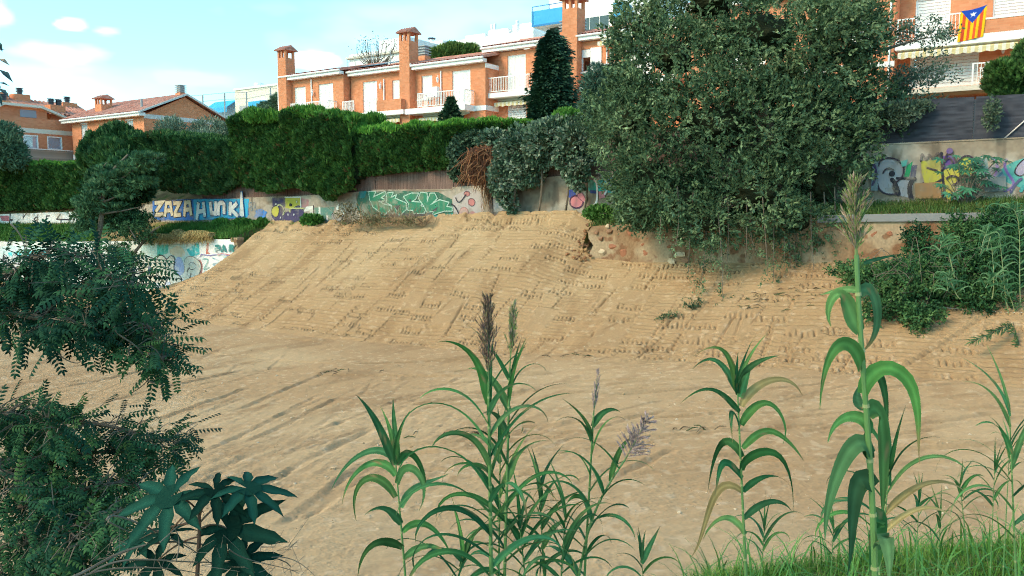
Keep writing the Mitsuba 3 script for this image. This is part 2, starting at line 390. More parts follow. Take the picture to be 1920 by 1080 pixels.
def garden(a, b):
    z0 = np.interp(a, [-70, -28, -10, 5, 19, 45], [5.6, 6.6, 7.1, 7.9, 8.8, 9.6]); z1 = np.interp(a, [-70, -28, -8, 5, 18, 45], [10.2, 10.7, 11.2, 11.2, 9.8, 9.8])
    return z0 + (z1 - z0) * np.clip((b - .4) / 6.5, 0, 1)


sheet(np.concatenate([[-1500, -400, -120], np.arange(-70, 46, 2.0), [120, 400, 1500]]), [.35, 2, 4, 6, 7, 12, 30, 100, 400, 2500], garden, 'garden_ground', 'm_soil')


def bank(x, y):
    right = np.clip((x - .5) / .8, 0, 1)
    z = np.where(y < 2.6, 4.45, 4.45 - .62 * (y - 2.6)); h = 3.93 + .12 * np.clip(x - 1, 0, 3); zr = np.where(y < 5.3, h, h - .62 * (y - 5.3))
    z = z * (1 - right) + zr * right
    return np.maximum(z, -.3) + .18 * (meshkit.fbm(np.stack([x * .9, y * .9, 0 * x], -1), 3, 14) - .5) * (z > 0)


sheet(np.concatenate([[-600, -120], np.arange(-40, 40, .4), [120, 600]]), np.concatenate([[-900, -200, -40, -10], np.arange(-6, 14.5, .3)]), bank, 'near_bank', 'm_soil', frame=False)
# ------------------------------------------------------------------ walls and fences
def along(name, label, cat, top, bot, b0, b1, mat, parent=None, kind=None):
    """a wall from a polyline of tops and one of feet in (a, z)"""
    t, o = np.array(top), np.array(bot)
    poly = Polygon(list(map(tuple, t)) + list(map(tuple, o[::-1])))
    m = MB().poly(poly, b0, b1 - b0)
    if parent: return part(parent, name, m.mesh(), mat)
    k = thing(name, label, cat); part(k, 'masonry', m.mesh(), mat); return k


uw = along('garden_wall', 'long stained garden wall covered in graffiti below the hedges on the upper ledge', 'wall',
           [(-68, 5.6), (-59, 5.92), (-45, 6.2), (-36, 6.75), (-28.2, 7.12), (-22.3, 7.25), (-17, 7.32), (-10.5, 7.58), (-4.3, 7.55), (-4.2, 7.72), (-.4, 7.85), (2, 8.15), (4.7, 8.3), (6.3, 8.38), (12, 8.85), (19, 9.16), (24.2, 9.2), (34, 9.7)],
           [(-68, 4.3), (34, 5.2)], 0, .35, 'm_wall')
part(uw, 'coping', MB().poly(LineString([(17.5, 9.15), (19, 9.2), (24.2, 9.24), (33, 9.7)]).buffer(.03, cap_style=2), -.03, .42).poly(LineString([(-10.6, 7.6), (-4.3, 7.58)]).buffer(.035, cap_style=2), -.03, .41).mesh(), 'm_wall')
lw = along('lower_wall', 'tall whitewashed lower retaining wall with painted throw-ups left of the sand slope', 'wall',
           [(-66, 3.35), (-52, 3.6), (-40, 3.8), (-31, 4.08), (-25, 4.3), (-20.75, 4.42)], [(-66, -1), (-20.75, -1)], -3, -2.6, 'm_whitewall')
rng = np.random.default_rng(3)
mb = MB()                                                 # its broken end, layers of old brick
for i in range(14):
    z = 2.3 + i * .16
    for j in range(2):
        a = -20.72 + j * .34 + rng.uniform(-.05, .1); mb.box(a, a + .33, -3.04 + rng.uniform(-.04, .06), -2.5, z, z + .145)
part(lw, 'broken_brick_end', mb.mesh(), 'm_stone', label='ragged brown end of broken masonry')

sw = thing('stone_wall', 'old rubble stone wall half buried in the sand under the big oak', 'wall')
top = [(6.45, 5.35), (6.7, 5.62), (7.2, 5.66), (9, 5.75), (12, 5.9), (17.5, 6.1), (34, 6.5)]
bot = [(34, 3.0), (12, 3.0), (7.2, 3.3), (6.85, 3.9), (6.55, 4.3), (6.75, 4.7), (6.5, 5.0)]
poly = Polygon(top + bot)
mesh = trimesh.creation.extrude_polygon(poly, .5, engine='earcut')
vv = W(mesh.vertices[:, 0], -3.0 + mesh.vertices[:, 2], mesh.vertices[:, 1])
part(sw, 'masonry', MB().poly(poly, -3.0, .5).mesh(), 'm_stone')


def rock(c, r, rng, sq=(1, .5, .7)):
    m = trimesh.convex.convex_hull(rng_dirs(rng, 16) * rng.uniform(.75, 1.05, (16, 1))); m = m.subdivide(); v = m.vertices.copy(); v *= (.85 + .3 * meshkit.fbm(v * 2.2 + rng.uniform(0, 50), 3))[:, None]
    v = v * np.array(sq) * r; a = rng.uniform(-.5, .5); x, z = v[:, 0] * math.cos(a) - v[:, 2] * math.sin(a), v[:, 0] * math.sin(a) + v[:, 2] * math.cos(a)
    return c + x[:, None] * EX + v[:, 1:2] * EB + z[:, None] * np.array([0, 0, 1.0]), m.faces


for (u, v, r, col) in ((1143, 434, .2, 'd'), (1148, 462, .26, 'r'), (1128, 447, .2, 'd'), (1130, 472, .24, 'l'), (1169, 474, .3, 'r'), (1208, 474, .24, 'r'), (1217, 477, .18, 'r'), (1180, 438, .2, 'r'), (1214, 447, .12, 'r'), (1206, 459, .16, 'r'), (1246, 441, .16, 'r'),
                       (1118, 436, .16, 'd'), (1140, 424, .16, 'l'), (1275, 478, .3, 'l'), (1262, 490, .28, 'l'), (1286, 487, .24, 'd'), (1255, 462, .2, 'r'), (1640, 440, .2, 'r'), (1668, 438, .16, 'r'), (1790, 452, .25, 'd')):
    a, z = L(u, v, -3.0); vv, ff = rock(W(a, -3.0 + (.02 if col == 'r' else -.06), z), r, rng, (1, .35, .72))
    cc = {'r': (.30, .12, .065), 'l': (.52, .40, .27), 'd': (.24, .13, .075)}[col]
    part(sw, 'stone', (vv, ff), 'm_paint', color=np.broadcast_to(cc, vv.shape) * (.75 + .5 * meshkit.fbm(vv * 6, 3, 4))[:, None])
mb = MB()
for i in range(60):                                       # rubble fallen at its torn end
    a = rng.normal(6.15, .22); z = rng.uniform(3.6, 5.7); b = np.interp(z, [3.6, 5.7], [-3.6, -2.0]) + rng.normal(0, .15); r = rng.uniform(.05, .15)
    vv, ff = rock(W(a, b, max(z, zg(a, b) if b < -.6 else z)), r, rng, (1, .8, .8)); mb.add(vv, ff, np.array([(.26, .12, .055), (.36, .21, .10), (.17, .085, .045)][i % 3]) * rng.uniform(.8, 1.2))
part(sw, 'rubble', mb.mesh(), 'm_paint', color=mb.col(), kind='stuff', label='reddish rubble at the torn end of the wall')
part(sw, 'cap', MB().poly(LineString([(17.2, 6.04), (19, 6.1), (24, 6.2), (33, 6.4)]).buffer(.15, cap_style=2), -3.12, .75).mesh(), 'm_cap', label='grey concrete cap')

fn = thing('screen_fence', 'brown heather screen fence standing on the graffiti wall behind the hedge', 'fence')
for i, (a0, a1, z0, z1, z0b, z1b) in enumerate([(-28, -22, 7.1, 9.0, 7.25, 9.1), (-22, -16, 7.25, 9.1, 7.33, 9.2), (-16, -10.4, 7.33, 9.2, 7.58, 9.3), (-10.4, -4.2, 7.6, 9.3, 7.6, 9.4), (-4.2, -.2, 7.7, 10.75, 7.85, 10.85), (-.2, 4.5, 7.85, 9.7, 8.25, 9.9), (4.5, 12, 8.25, 10.1, 8.8, 10.6)]):
    part(fn, 'panel', MB().poly(Polygon([(a0 + .03, z0), (a1 - .03, z0b), (a1 - .03, z1b), (a0 + .03, z1)]), .13, .05).mesh(), 'm_screen')
    part(fn, 'post', MB().box(a0 - .04, a0 + .04, .19, .26, z0, z1 + .05).mesh(), 'm_steel')
nf = thing('mesh_fence', 'dark blue-grey privacy net fence on top of the right graffiti wall', 'fence')
for i, a0 in enumerate(np.arange(12, 33, 2.6)):
    z0 = np.interp(a0, [12, 19, 24.2, 34], [8.85, 9.16, 9.2, 9.7]); z1 = np.interp(a0 + 2.6, [12, 19, 24.2, 34], [8.85, 9.16, 9.2, 9.7])
    part(nf, 'net_panel', MB().poly(Polygon([(a0 + .03, z0), (a0 + 2.57, z1), (a0 + 2.57, 11.0 - .012 * (a0 - 17.4)), (a0 + .03, 11.0 - .012 * (a0 - 20))]), .14, .03).mesh(), 'm_net')
    part(nf, 'post', MB().box(a0 - .03, a0 + .03, .19, .25, z0, 10.9 - .012 * (a0 - 20)).mesh(), 'm_black')
a, z = L(1878, 264, 0); a2, z2 = L(1919, 228, 0); part(nf, 'brace', MB().tube([W(a, .05, z), W(a2, .08, z2), W(a2 + (a2 - a) * .15, .1, z2 + .15 * (z2 - z))], .03).mesh(), 'm_steel', label='leaning pale metal brace')

# ------------------------------------------------------------------ graffiti: thin coats of paint on the walls, traced on the wall plane
class Spray:
    def __init__(s, b, ox, oy, k): s.b, s.ox, s.oy, s.k, s.m, s.lay = b, ox, oy, k, MB(), 0

    def pt(s, p): return [tuple(L(s.ox + x / s.k, s.oy + y / s.k, s.b)) for x, y in p]

    def fill(s, p, c, r=0): 
        g = Polygon(s.pt(p)).buffer(0)
        if r: g = g.buffer(r, join_style=1).buffer(-r)
        return s.geo(g, c)

    def geo(s, g, c):
        s.lay += 1; s.m.poly(g, s.b - .004 - .004 * s.lay, .004, c); return s

    def line(s, p, w, c, close=False, curve=False):
        q = np.array(s.pt(p + p[:1] if close else p))
        if curve: q = smooth_path(q, 8 * len(q))
        return s.geo(LineString(q).buffer(w), c)

    def curve(s, p, w, c): return s.line(p, w, c, curve=True)

    def blob(s, p, c, oc=None, w=.05):
        q = smooth_path(np.array(s.pt(p + p[:1])), 10 * len(p)); g = Polygon(q).buffer(0)
        if oc is not None: s.geo(g.buffer(w), oc)
        return s.geo(g, c)

    def done(s, wall, label): part(wall, 'graffiti', s.m.mesh(), 'm_graffiti_white' if wall == lw else 'm_graffiti', color=s.m.col(), label=label)


BLK, WHT, CRM, BLU, LBL, TEAL, PNK, PUR, GRN, YEL = (.03, .03, .045), (.72, .72, .70), (.58, .52, .40), (.03, .14, .45), (.05, .38, .62), (.06, .42, .40), (.62, .24, .28), (.07, .06, .14), (.035, .28, .16), (.50, .46, .08)
k = 1920 / 420.                                           # cream lettering on blue
s = Spray(0, 260, 350, k); s.fill([(118, 122), (480, 104), (930, 104), (945, 240), (915, 268), (480, 292), (180, 290), (120, 260)], BLU)
s.fill([(560, 108), (930, 104), (945, 180), (905, 262), (480, 290), (470, 110)], LBL)
s.fill([(878, 106), (948, 104), (940, 170), (935, 262), (905, 266)], (.04, .42, .70))


def letters(s, defs, c, oc, w, lw):
    for d in defs:
        g = unary_union([LineString(np.array(s.pt(p))).buffer(w, join_style=2, cap_style=2) for p in d]); s.geo(g.buffer(lw), oc)
    for d in defs:
        g = unary_union([LineString(np.array(s.pt(p))).buffer(w, join_style=2, cap_style=2) for p in d]); s.geo(g, c)


letters(s, [[[(140, 140), (205, 135), (150, 215), (150, 240), (215, 238)]], [[(228, 255), (240, 140), (275, 138), (290, 250)], [(235, 205), (285, 203)]], [[(300, 142), (355, 140), (315, 225), (315, 245), (365, 240)]],
            [[(395, 255), (405, 135), (440, 133), (455, 245)], [(400, 198), (448, 195)]]], CRM, BLK, .15, .06)
letters(s, [[[(505, 285), (520, 135)], [(515, 215), (575, 205)], [(560, 130), (575, 260)]], [[(620, 130), (630, 225), (665, 230), (668, 125)]], [[(690, 245), (693, 150), (706, 138), (728, 140), (738, 155), (740, 235)]], [[(790, 245), (795, 130)], [(800, 195), (850, 140)], [(800, 195), (860, 255)]], [[(885, 250), (890, 140), (900, 255)]]], WHT, (.02, .1, .28), .16, .06)
s.done(uw, 'cream and white block lettering ZAZA HUNKI on a blue ground')
s = Spray(0, 260, 350, k)
letters(s, [[[(1005, 215), (1035, 210), (1010, 250), (1035, 255)], [(1005, 250), (1040, 235)]], [[(1050, 210), (1045, 270)]], [[(1065, 215), (1085, 225), (1065, 270), (1090, 268)]]], (.05, .22, .62), (.05, .22, .62), .12, .02)
for (x, y) in ((955, 150), (985, 150), (958, 185), (990, 190)): s.curve([(x, y), (x + 12, y - 14), (x + 20, y + 10), (x + 4, y + 14)], .02, (.08, .2, .36))
s.done(uw, 'small blue scribbled tag beside the cream lettering')
s = Spray(0, 260, 350, k); s.fill([(1145, 95), (1250, 90), (1255, 160), (1245, 180), (1150, 190)], PUR).blob([(1150, 185), (1210, 160), (1250, 185), (1255, 270), (1210, 305), (1150, 270)], PUR).fill([(1258, 92), (1390, 90), (1392, 175), (1300, 190), (1258, 180)], YEL).blob([(1145, 200), (1170, 170), (1200, 180), (1190, 250), (1155, 245)], YEL, BLK, .05)
s.blob([(1300, 215), (1410, 190), (1415, 270), (1370, 300), (1265, 295), (1255, 240)], PUR).line([(1258, 92), (1390, 90), (1392, 175)], .045, WHT).line([(1300, 215), (1302, 185), (1412, 186)], .05, (.6, .58, .25)).blob([(1295, 150), (1312, 145), (1318, 162), (1300, 168)], BLK).curve([(1190, 170), (1225, 160), (1250, 200), (1240, 240)], .045, (.55, .55, .3))
for (x, y) in ((1180, 150), (1285, 240), (1335, 240), (1220, 265), (1360, 130)): s.geo(Point(s.pt([(x, y)])[0]).buffer(.06), WHT)
s.done(uw, 'dark purple and olive bubble piece with pale dots')
s = Spray(0, 260, 350, k); s.fill([(1395, 100), (1460, 110), (1455, 165), (1400, 180)], (.45, .22, .24)).fill([(1500, 180), (1680, 175), (1655, 290), (1500, 300)], (.12, .26, .22)).fill([(1440, 170), (1500, 165), (1498, 285), (1465, 285), (1470, 205), (1415, 215)], WHT).line([(1500, 165), (1500, 290)], .05, BLK).fill([(1545, 170), (1560, 170), (1560, 300), (1545, 300)], WHT).fill([(1610, 245), (1628, 245), (1625, 290), (1608, 290)], WHT)
s.blob([(1665, 230), (1720, 270), (1755, 240), (1740, 280), (1690, 290), (1660, 260)], (.30, .31, .33), BLK, .04).blob([(1700, 170), (1720, 155), (1725, 190), (1775, 180), (1770, 235), (1745, 225), (1735, 200), (1705, 200)], WHT)
s.done(uw, 'white and grey strokes on a dull green patch')
k2 = 6.4                                                  # the green wildstyle piece
s = Spray(0, 600, 300, k2); s.fill([(470, 385), (1000, 372), (1420, 385), (1580, 470), (1605, 600), (1590, 710), (1180, 745), (760, 745), (480, 650), (440, 560), (445, 470)], (.04, .13, .09)).fill([(1150, 690), (1600, 640), (1595, 712), (1180, 748)], (.03, .30, .30)).fill([(475, 375), (560, 372), (540, 450), (480, 460)], (.03, .2, .22)).fill([(780, 640), (960, 640), (1110, 640), (1380, 640), (1380, 665), (1180, 690), (800, 740)], (.09, .09, .09))
GL, GW = (.035, .20, .12), (.38, .52, .45)
for p in ([(590, 380), (670, 380), (640, 450), (700, 420), (785, 380), (780, 420), (730, 455), (770, 470), (770, 490), (700, 490), (760, 530), (850, 550), (850, 590), (770, 660), (640, 560), (600, 470)],
          [(810, 400), (880, 390), (850, 455), (920, 420), (900, 460), (1040, 520), (1040, 590), (960, 665), (940, 630), (960, 560), (900, 570), (930, 630), (860, 635), (870, 545), (800, 510)],
          [(1010, 440), (1100, 400), (1185, 400), (1150, 470), (1100, 500), (1230, 510), (1210, 550), (1280, 570), (1255, 635), (1130, 640), (1120, 600), (1060, 600), (1070, 520)],
          [(1215, 390), (1290, 400), (1290, 510), (1330, 400), (1380, 400), (1410, 460), (1330, 540), (1440, 480), (1550, 510), (1520, 560), (1590, 570), (1590, 610), (1500, 610), (1400, 640), (1360, 660), (1370, 610), (1290, 625), (1260, 560), (1190, 460)]):
    g = Polygon(s.pt(p)).buffer(0); s.geo(g.buffer(.05), GW); s.geo(g.buffer(-.01), GL)
for p in ([(900, 550), (960, 540), (950, 580), (915, 590)], [(1060, 480), (1100, 470), (1090, 505)], [(1350, 610), (1420, 560), (1400, 620)], [(700, 480), (745, 470), (730, 490)]): s.fill(p, (.07, .07, .08))
s.done(uw, 'large green wildstyle piece with pale outlines')
s = Spray(0, 640, 330, 1920 / 520.); s.fill([(775, 140), (900, 80), (970, 120), (985, 240), (960, 275), (790, 275), (770, 230)], (.42, .37, .36)).fill([(1035, 160), (1180, 150), (1215, 200), (1150, 250), (1040, 255)], (.46, .42, .42))
s.blob([(853, 118), (875, 108), (890, 122), (882, 136), (858, 134)], (.40, .17, .17), BLK, .035).blob([(885, 165), (912, 160), (925, 182), (915, 204), (890, 200)], (.45, .18, .18), BLK, .035).blob([(825, 240), (845, 220), (870, 230), (880, 265), (850, 275), (825, 268)], (.52, .30, .28), (.3, .1, .1), .035)
s.curve([(765, 195), (790, 215), (815, 262)], .04, BLK).curve([(795, 150), (820, 180), (850, 150), (865, 130)], .03, BLK).curve([(1040, 255), (1100, 250), (1160, 225), (1195, 190)], .05, BLK).curve([(1000, 260), (1060, 268), (1130, 258)], .04, (.16, .05, .05)).blob([(890, 255), (925, 250), (930, 270), (900, 275)], (.42, .2, .2)).line([(1035, 120), (1038, 250)], .14, (.06, .05, .05))
s.done(uw, 'faded grey piece with dull red spots')
s = Spray(0, 1060, 300, 5.4); s.blob([(20, 315), (60, 300), (105, 320), (100, 365), (40, 380)], (.05, .09, .36)).blob([(415, 170), (470, 160), (480, 250), (430, 255), (405, 210)], (.07, .12, .40)).blob([(60, 400), (110, 370), (165, 395), (165, 455), (110, 478), (65, 455)], PNK, (.07, .03, .08), .09).blob([(130, 350), (165, 335), (190, 370), (205, 420), (165, 405)], PNK, (.25, .08, .14), .04)
s.blob([(235, 215), (290, 205), (320, 250), (320, 330), (250, 320)], (.05, .42, .36)).blob([(325, 225), (375, 190), (425, 220), (430, 300), (380, 320), (330, 310)], (.04, .46, .42)).fill([(430, 270), (520, 275), (520, 330), (430, 330)], (.05, .44, .44)).fill([(340, 320), (405, 310), (405, 380), (345, 390)], (.55, .22, .26)).fill([(255, 300), (320, 310), (315, 340), (255, 335)], (.05, .08, .28))
s.curve([(295, 205), (322, 245), (326, 330), (322, 410), (300, 450)], .055, (.75, .76, .76)).curve([(395, 195), (425, 220), (430, 280), (405, 345)], .05, (.75, .76, .76)).curve([(220, 370), (218, 400), (205, 432)], .05, (.75, .76, .76)).line([(480, 280), (482, 360)], .05, (.72, .75, .75))
for (x, y) in ((375, 240), (400, 265), (410, 240), (390, 290), (350, 280)): s.geo(Point(s.pt([(x, y)])[0]).buffer(.035), BLK)
s.done(uw, 'turquoise and pink bubble piece half hidden by the oak')
s = Spray(0, 1060, 300, 5.4)
for p in ([(258, 165), (255, 148), (275, 146), (278, 163), (262, 166)], [(285, 168), (287, 150), (300, 150), (302, 166)], [(310, 150), (312, 165)], [(322, 145), (324, 165)], [(324, 157), (338, 148)], [(326, 157), (342, 163)], [(345, 150), (347, 160)]): s.line(p, .022, (.10, .05, .04))
s.done(uw, 'thin brown handwritten tag above the turquoise piece')
s = Spray(0, 1620, 180, 3.6)                                # loose colour fields of the right wall, colours dulled to stand in for shade
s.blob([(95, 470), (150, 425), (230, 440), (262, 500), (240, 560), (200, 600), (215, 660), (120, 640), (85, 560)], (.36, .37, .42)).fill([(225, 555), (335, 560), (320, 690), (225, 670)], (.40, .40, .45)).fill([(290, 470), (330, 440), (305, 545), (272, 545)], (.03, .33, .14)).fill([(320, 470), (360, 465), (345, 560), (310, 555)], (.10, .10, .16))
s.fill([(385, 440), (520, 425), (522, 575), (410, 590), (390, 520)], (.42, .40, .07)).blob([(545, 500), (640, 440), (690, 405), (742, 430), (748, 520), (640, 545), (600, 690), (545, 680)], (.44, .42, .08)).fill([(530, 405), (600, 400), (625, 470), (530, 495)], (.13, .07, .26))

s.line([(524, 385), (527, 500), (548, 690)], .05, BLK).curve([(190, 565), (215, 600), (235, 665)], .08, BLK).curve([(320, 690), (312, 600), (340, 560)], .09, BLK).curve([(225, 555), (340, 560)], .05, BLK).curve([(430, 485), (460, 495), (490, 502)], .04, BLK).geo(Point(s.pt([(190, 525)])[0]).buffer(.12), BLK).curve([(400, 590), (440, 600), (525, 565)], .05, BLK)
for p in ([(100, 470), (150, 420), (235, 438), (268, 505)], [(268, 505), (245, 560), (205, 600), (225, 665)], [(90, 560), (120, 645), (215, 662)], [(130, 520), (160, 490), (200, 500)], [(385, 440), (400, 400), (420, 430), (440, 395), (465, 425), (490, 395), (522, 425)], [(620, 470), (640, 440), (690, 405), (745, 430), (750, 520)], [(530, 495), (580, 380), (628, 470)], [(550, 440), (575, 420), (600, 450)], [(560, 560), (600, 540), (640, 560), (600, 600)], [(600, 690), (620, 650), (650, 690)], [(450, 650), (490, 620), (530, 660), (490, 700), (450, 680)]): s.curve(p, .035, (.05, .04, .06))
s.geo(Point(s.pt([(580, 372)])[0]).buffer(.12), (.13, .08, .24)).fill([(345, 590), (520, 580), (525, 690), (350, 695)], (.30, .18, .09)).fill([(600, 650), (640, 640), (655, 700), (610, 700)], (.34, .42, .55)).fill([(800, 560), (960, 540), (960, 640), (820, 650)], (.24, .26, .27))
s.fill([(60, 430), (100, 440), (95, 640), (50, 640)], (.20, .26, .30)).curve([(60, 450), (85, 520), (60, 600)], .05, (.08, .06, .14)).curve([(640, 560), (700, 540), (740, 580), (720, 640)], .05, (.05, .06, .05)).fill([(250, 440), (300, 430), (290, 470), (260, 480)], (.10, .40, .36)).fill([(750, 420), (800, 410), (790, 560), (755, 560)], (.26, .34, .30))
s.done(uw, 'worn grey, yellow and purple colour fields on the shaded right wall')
s = Spray(0, 1620, 180, 3.6); s.blob([(900, 520), (960, 470), (1080, 420), (1180, 440), (1180, 640), (1060, 620), (980, 590)], (.10, .36, .34)).fill([(780, 430), (830, 420), (840, 500), (780, 500)], (.22, .34, .36)).curve([(960, 430), (970, 520), (1010, 590), (950, 640)], .05, (.24, .16, .40)).blob([(1025, 520), (1060, 450), (1100, 430), (1095, 500), (1060, 535)], (.34, .30, .42), BLK, .05)
s.fill([(800, 500), (900, 450), (960, 560), (860, 600)], (.28, .30, .36)).curve([(820, 520), (870, 560), (930, 520)], .04, (.12, .22, .30)).curve([(870, 420), (900, 470), (880, 540)], .04, (.3, .2, .42)).curve([(1060, 640), (1100, 600), (1160, 630)], .06, (.06, .30, .30)).curve([(990, 650), (1020, 600), (1060, 560)], .05, (.1, .1, .2))
s.done(uw, 'turquoise and violet blur at the right end of the wall')
s = Spray(0, 0, 380, 6.0); s.fill([(0, 130), (880, 100), (900, 250), (0, 235)], (.62, .63, .64)).fill([(0, 150), (100, 145), (105, 210), (20, 205)], (.42, .13, .16))
for p in ([(262, 120), (262, 190)], [(300, 120), (265, 165)], [(385, 185), (410, 160), (430, 185), (405, 205), (385, 185)], [(430, 130), (420, 225)], [(525, 150), (560, 148)], [(525, 150), (522, 215)], [(640, 185), (680, 130)], [(640, 185), (690, 190), (690, 230)], [(690, 188), (780, 190), (780, 240)], [(785, 150), (830, 140), (785, 180)], [(120, 190), (145, 190), (130, 205)], [(120, 125), (112, 235)]): s.line(p, .06, BLK)
s.done(uw, 'angular black marks on white at the far left end')
s = Spray(-3, 260, 350, k); s.fill([(20, 500), (480, 490), (500, 600), (430, 640), (130, 640), (20, 600)], (.50, .62, .58)).fill([(160, 500), (260, 495), (250, 570), (160, 600)], (.07, .42, .36)).fill([(410, 540), (520, 470), (525, 580), (450, 600)], (.06, .44, .46)).blob([(310, 520), (380, 530), (400, 580), (330, 600), (270, 560)], (.62, .52, .38)).blob([(320, 620), (370, 620), (390, 720), (350, 760), (300, 700)], (.36, .42, .68)).fill([(520, 470), (825, 465), (825, 640), (700, 690), (550, 750), (530, 640)], (.74, .74, .73)).fill([(585, 480), (605, 480), (600, 560), (620, 575), (580, 578)], (.45, .14, .10)).blob([(490, 650), (540, 640), (550, 720), (520, 750), (490, 700)], (.48, .20, .18)).fill([(150, 830), (400, 800), (410, 850), (300, 870), (160, 865)], (.52, .58, .74))
s.blob([(45, 720), (55, 650), (100, 610), (150, 650), (155, 740), (140, 810), (90, 830), (50, 790)], (.60, .55, .46), BLK, .07).blob([(92, 690), (105, 682), (115, 720), (105, 755), (92, 740)], (.06, .12, .28), BLK, .03)
s.blob([(165, 700), (170, 610), (215, 597), (245, 625), (280, 597), (310, 620), (305, 700), (345, 760), (370, 800), (340, 850), (290, 840), (255, 770), (225, 840), (180, 830), (165, 770)], (.62, .58, .50), BLK, .07).curve([(245, 625), (238, 690), (245, 750), (262, 740), (258, 680)], .045, BLK)
s.blob([(400, 640), (440, 600), (500, 620), (540, 680), (500, 760), (450, 740), (440, 800), (405, 820), (400, 720)], (.58, .56, .48), (.2, .22, .2), .05).curve([(440, 680), (470, 650), (500, 680), (470, 710), (445, 690)], .035, (.12, .12, .12)).curve([(440, 700), (430, 760), (470, 800), (480, 820)], .05, (.14, .12, .12))
s.line([(535, 600), (545, 580), (620, 590), (700, 575), (820, 600)], .035, (.24, .2, .42)).curve([(560, 620), (600, 640), (570, 700), (610, 690)], .03, (.10, .38, .36)).curve([(640, 610), (700, 650), (650, 660), (690, 690)], .03, (.12, .3, .42)).curve([(730, 600), (790, 620), (740, 650), (760, 660)], .03, (.12, .38, .36)).line([(690, 560), (690, 590), (720, 570), (825, 590)], .03, (.5, .16, .16))
for p in ([(670, 552), (671, 536), (698, 534), (706, 521), (698, 508), (672, 508)], [(722, 552), (738, 506), (756, 552)], [(729, 536), (750, 536)], [(790, 552), (790, 506), (815, 505), (822, 520), (792, 528)], [(800, 528), (822, 552)]): s.line(p, .085, (.035, .20, .19))
s.done(lw, 'bubble letters in black outline and the green word PAR')
s = Spray(-3, 0, 380, 6.0); s.fill([(0, 500), (100, 480), (560, 500), (560, 560), (380, 600), (0, 620)], (.52, .66, .66)).fill([(90, 560), (300, 545), (560, 540), (555, 575), (390, 600), (100, 605)], (.05, .50, .56))
for c in ((60, 660), (175, 650), (280, 640)): s.geo(Point(s.pt([c])[0]).buffer(.62), BLK).geo(Point(s.pt([c])[0]).buffer(.55), (.55, .56, .60)).geo(Point(s.pt([c])[0]).buffer(.3), (.42, .44, .50))
s.fill([(0, 690), (400, 690), (400, 900), (0, 900)], (.60, .55, .56)).blob([(330, 680), (400, 670), (420, 730), (350, 740)], (.6, .55, .25)).curve([(700, 720), (780, 750), (830, 830)], .08, (.3, .3, .34)).fill([(900, 780), (1080, 760), (1060, 900), (920, 880)], (.5, .5, .55))
s.done(lw, 'pale bubble row under a turquoise band behind the dark tree')
# ------------------------------------------------------------------ houses of the street
def facade(mb, a0, a1, z0, z1, b, holes=(), t=.28):
    g = sbox(a0, z0, a1, z1)
    for h in holes: g = g.difference(sbox(h[0], h[2], h[1], h[3]))
    mb.poly(g, b, t)


def win(par, a0, a1, z0, z1, b, kind='shutter', leaves=2, name='window', label=None):
    """frame set into its hole, with louvred leaves, a roller blind or a pane"""
    g = sbox(a0 - .03, z0 - .03, a1 + .03, z1 + .03).difference(sbox(a0 + .06, z0 + .06, a1 - .06, z1 - .06))
    k = part(par, name, MB().poly(g, b - .03, .12).mesh(), 'm_white', label=label)
    w = (a1 - a0 - .12) / leaves
    if kind == 'shutter':
        for i in range(leaves):
            x0, x1 = a0 + .06 + i * w + .008, a0 + .06 + (i + 1) * w - .008; m = MB()
            m.poly(sbox(x0, z0 + .06, x1, z1 - .06).difference(sbox(x0 + .07, z0 + .14, x1 - .07, z1 - .14)), b + .005, .05)
            n = max(4, int((z1 - z0) / .11))
            for j in range(n):
                z = z0 + .14 + (z1 - z0 - .28) * (j + .5) / n; h = (z1 - z0 - .28) / n * .62
                A, B, Z = np.array([x0 + .07, x1 - .07] * 2), np.array([b + .015] * 2 + [b + .045] * 2), np.array([z - h] * 2 + [z + h] * 2); m.add(W(A, B, Z), [[0, 1, 3, 2]])
            part(k, 'shutter_leaf', m.mesh(), 'm_white')
    elif kind == 'roller':
        m = MB(); n = int((z1 - z0) / .16)
        for j in range(n):
            z = z0 + .06 + (z1 - z0 - .12) * j / n; m.box(a0 + .06, a1 - .06, b + .03, b + .06, z, z + (z1 - z0 - .12) / n - .02)
        part(k, 'roller_blind', m.mesh(), 'm_louvre')
    else:
        part(k, 'pane', MB().box(a0 + .05, a1 - .05, b + .05, b + .06, z0 + .05, z1 - .05).mesh(), 'm_glass' if kind == 'pane' else kind)
    return k


def sill(par, a0, a1, z, b, name='sill'): part(par, name, MB().box(a0 - .1, a1 + .1, b - .12, b + .02, z - .11, z - .035).mesh(), 'm_white')


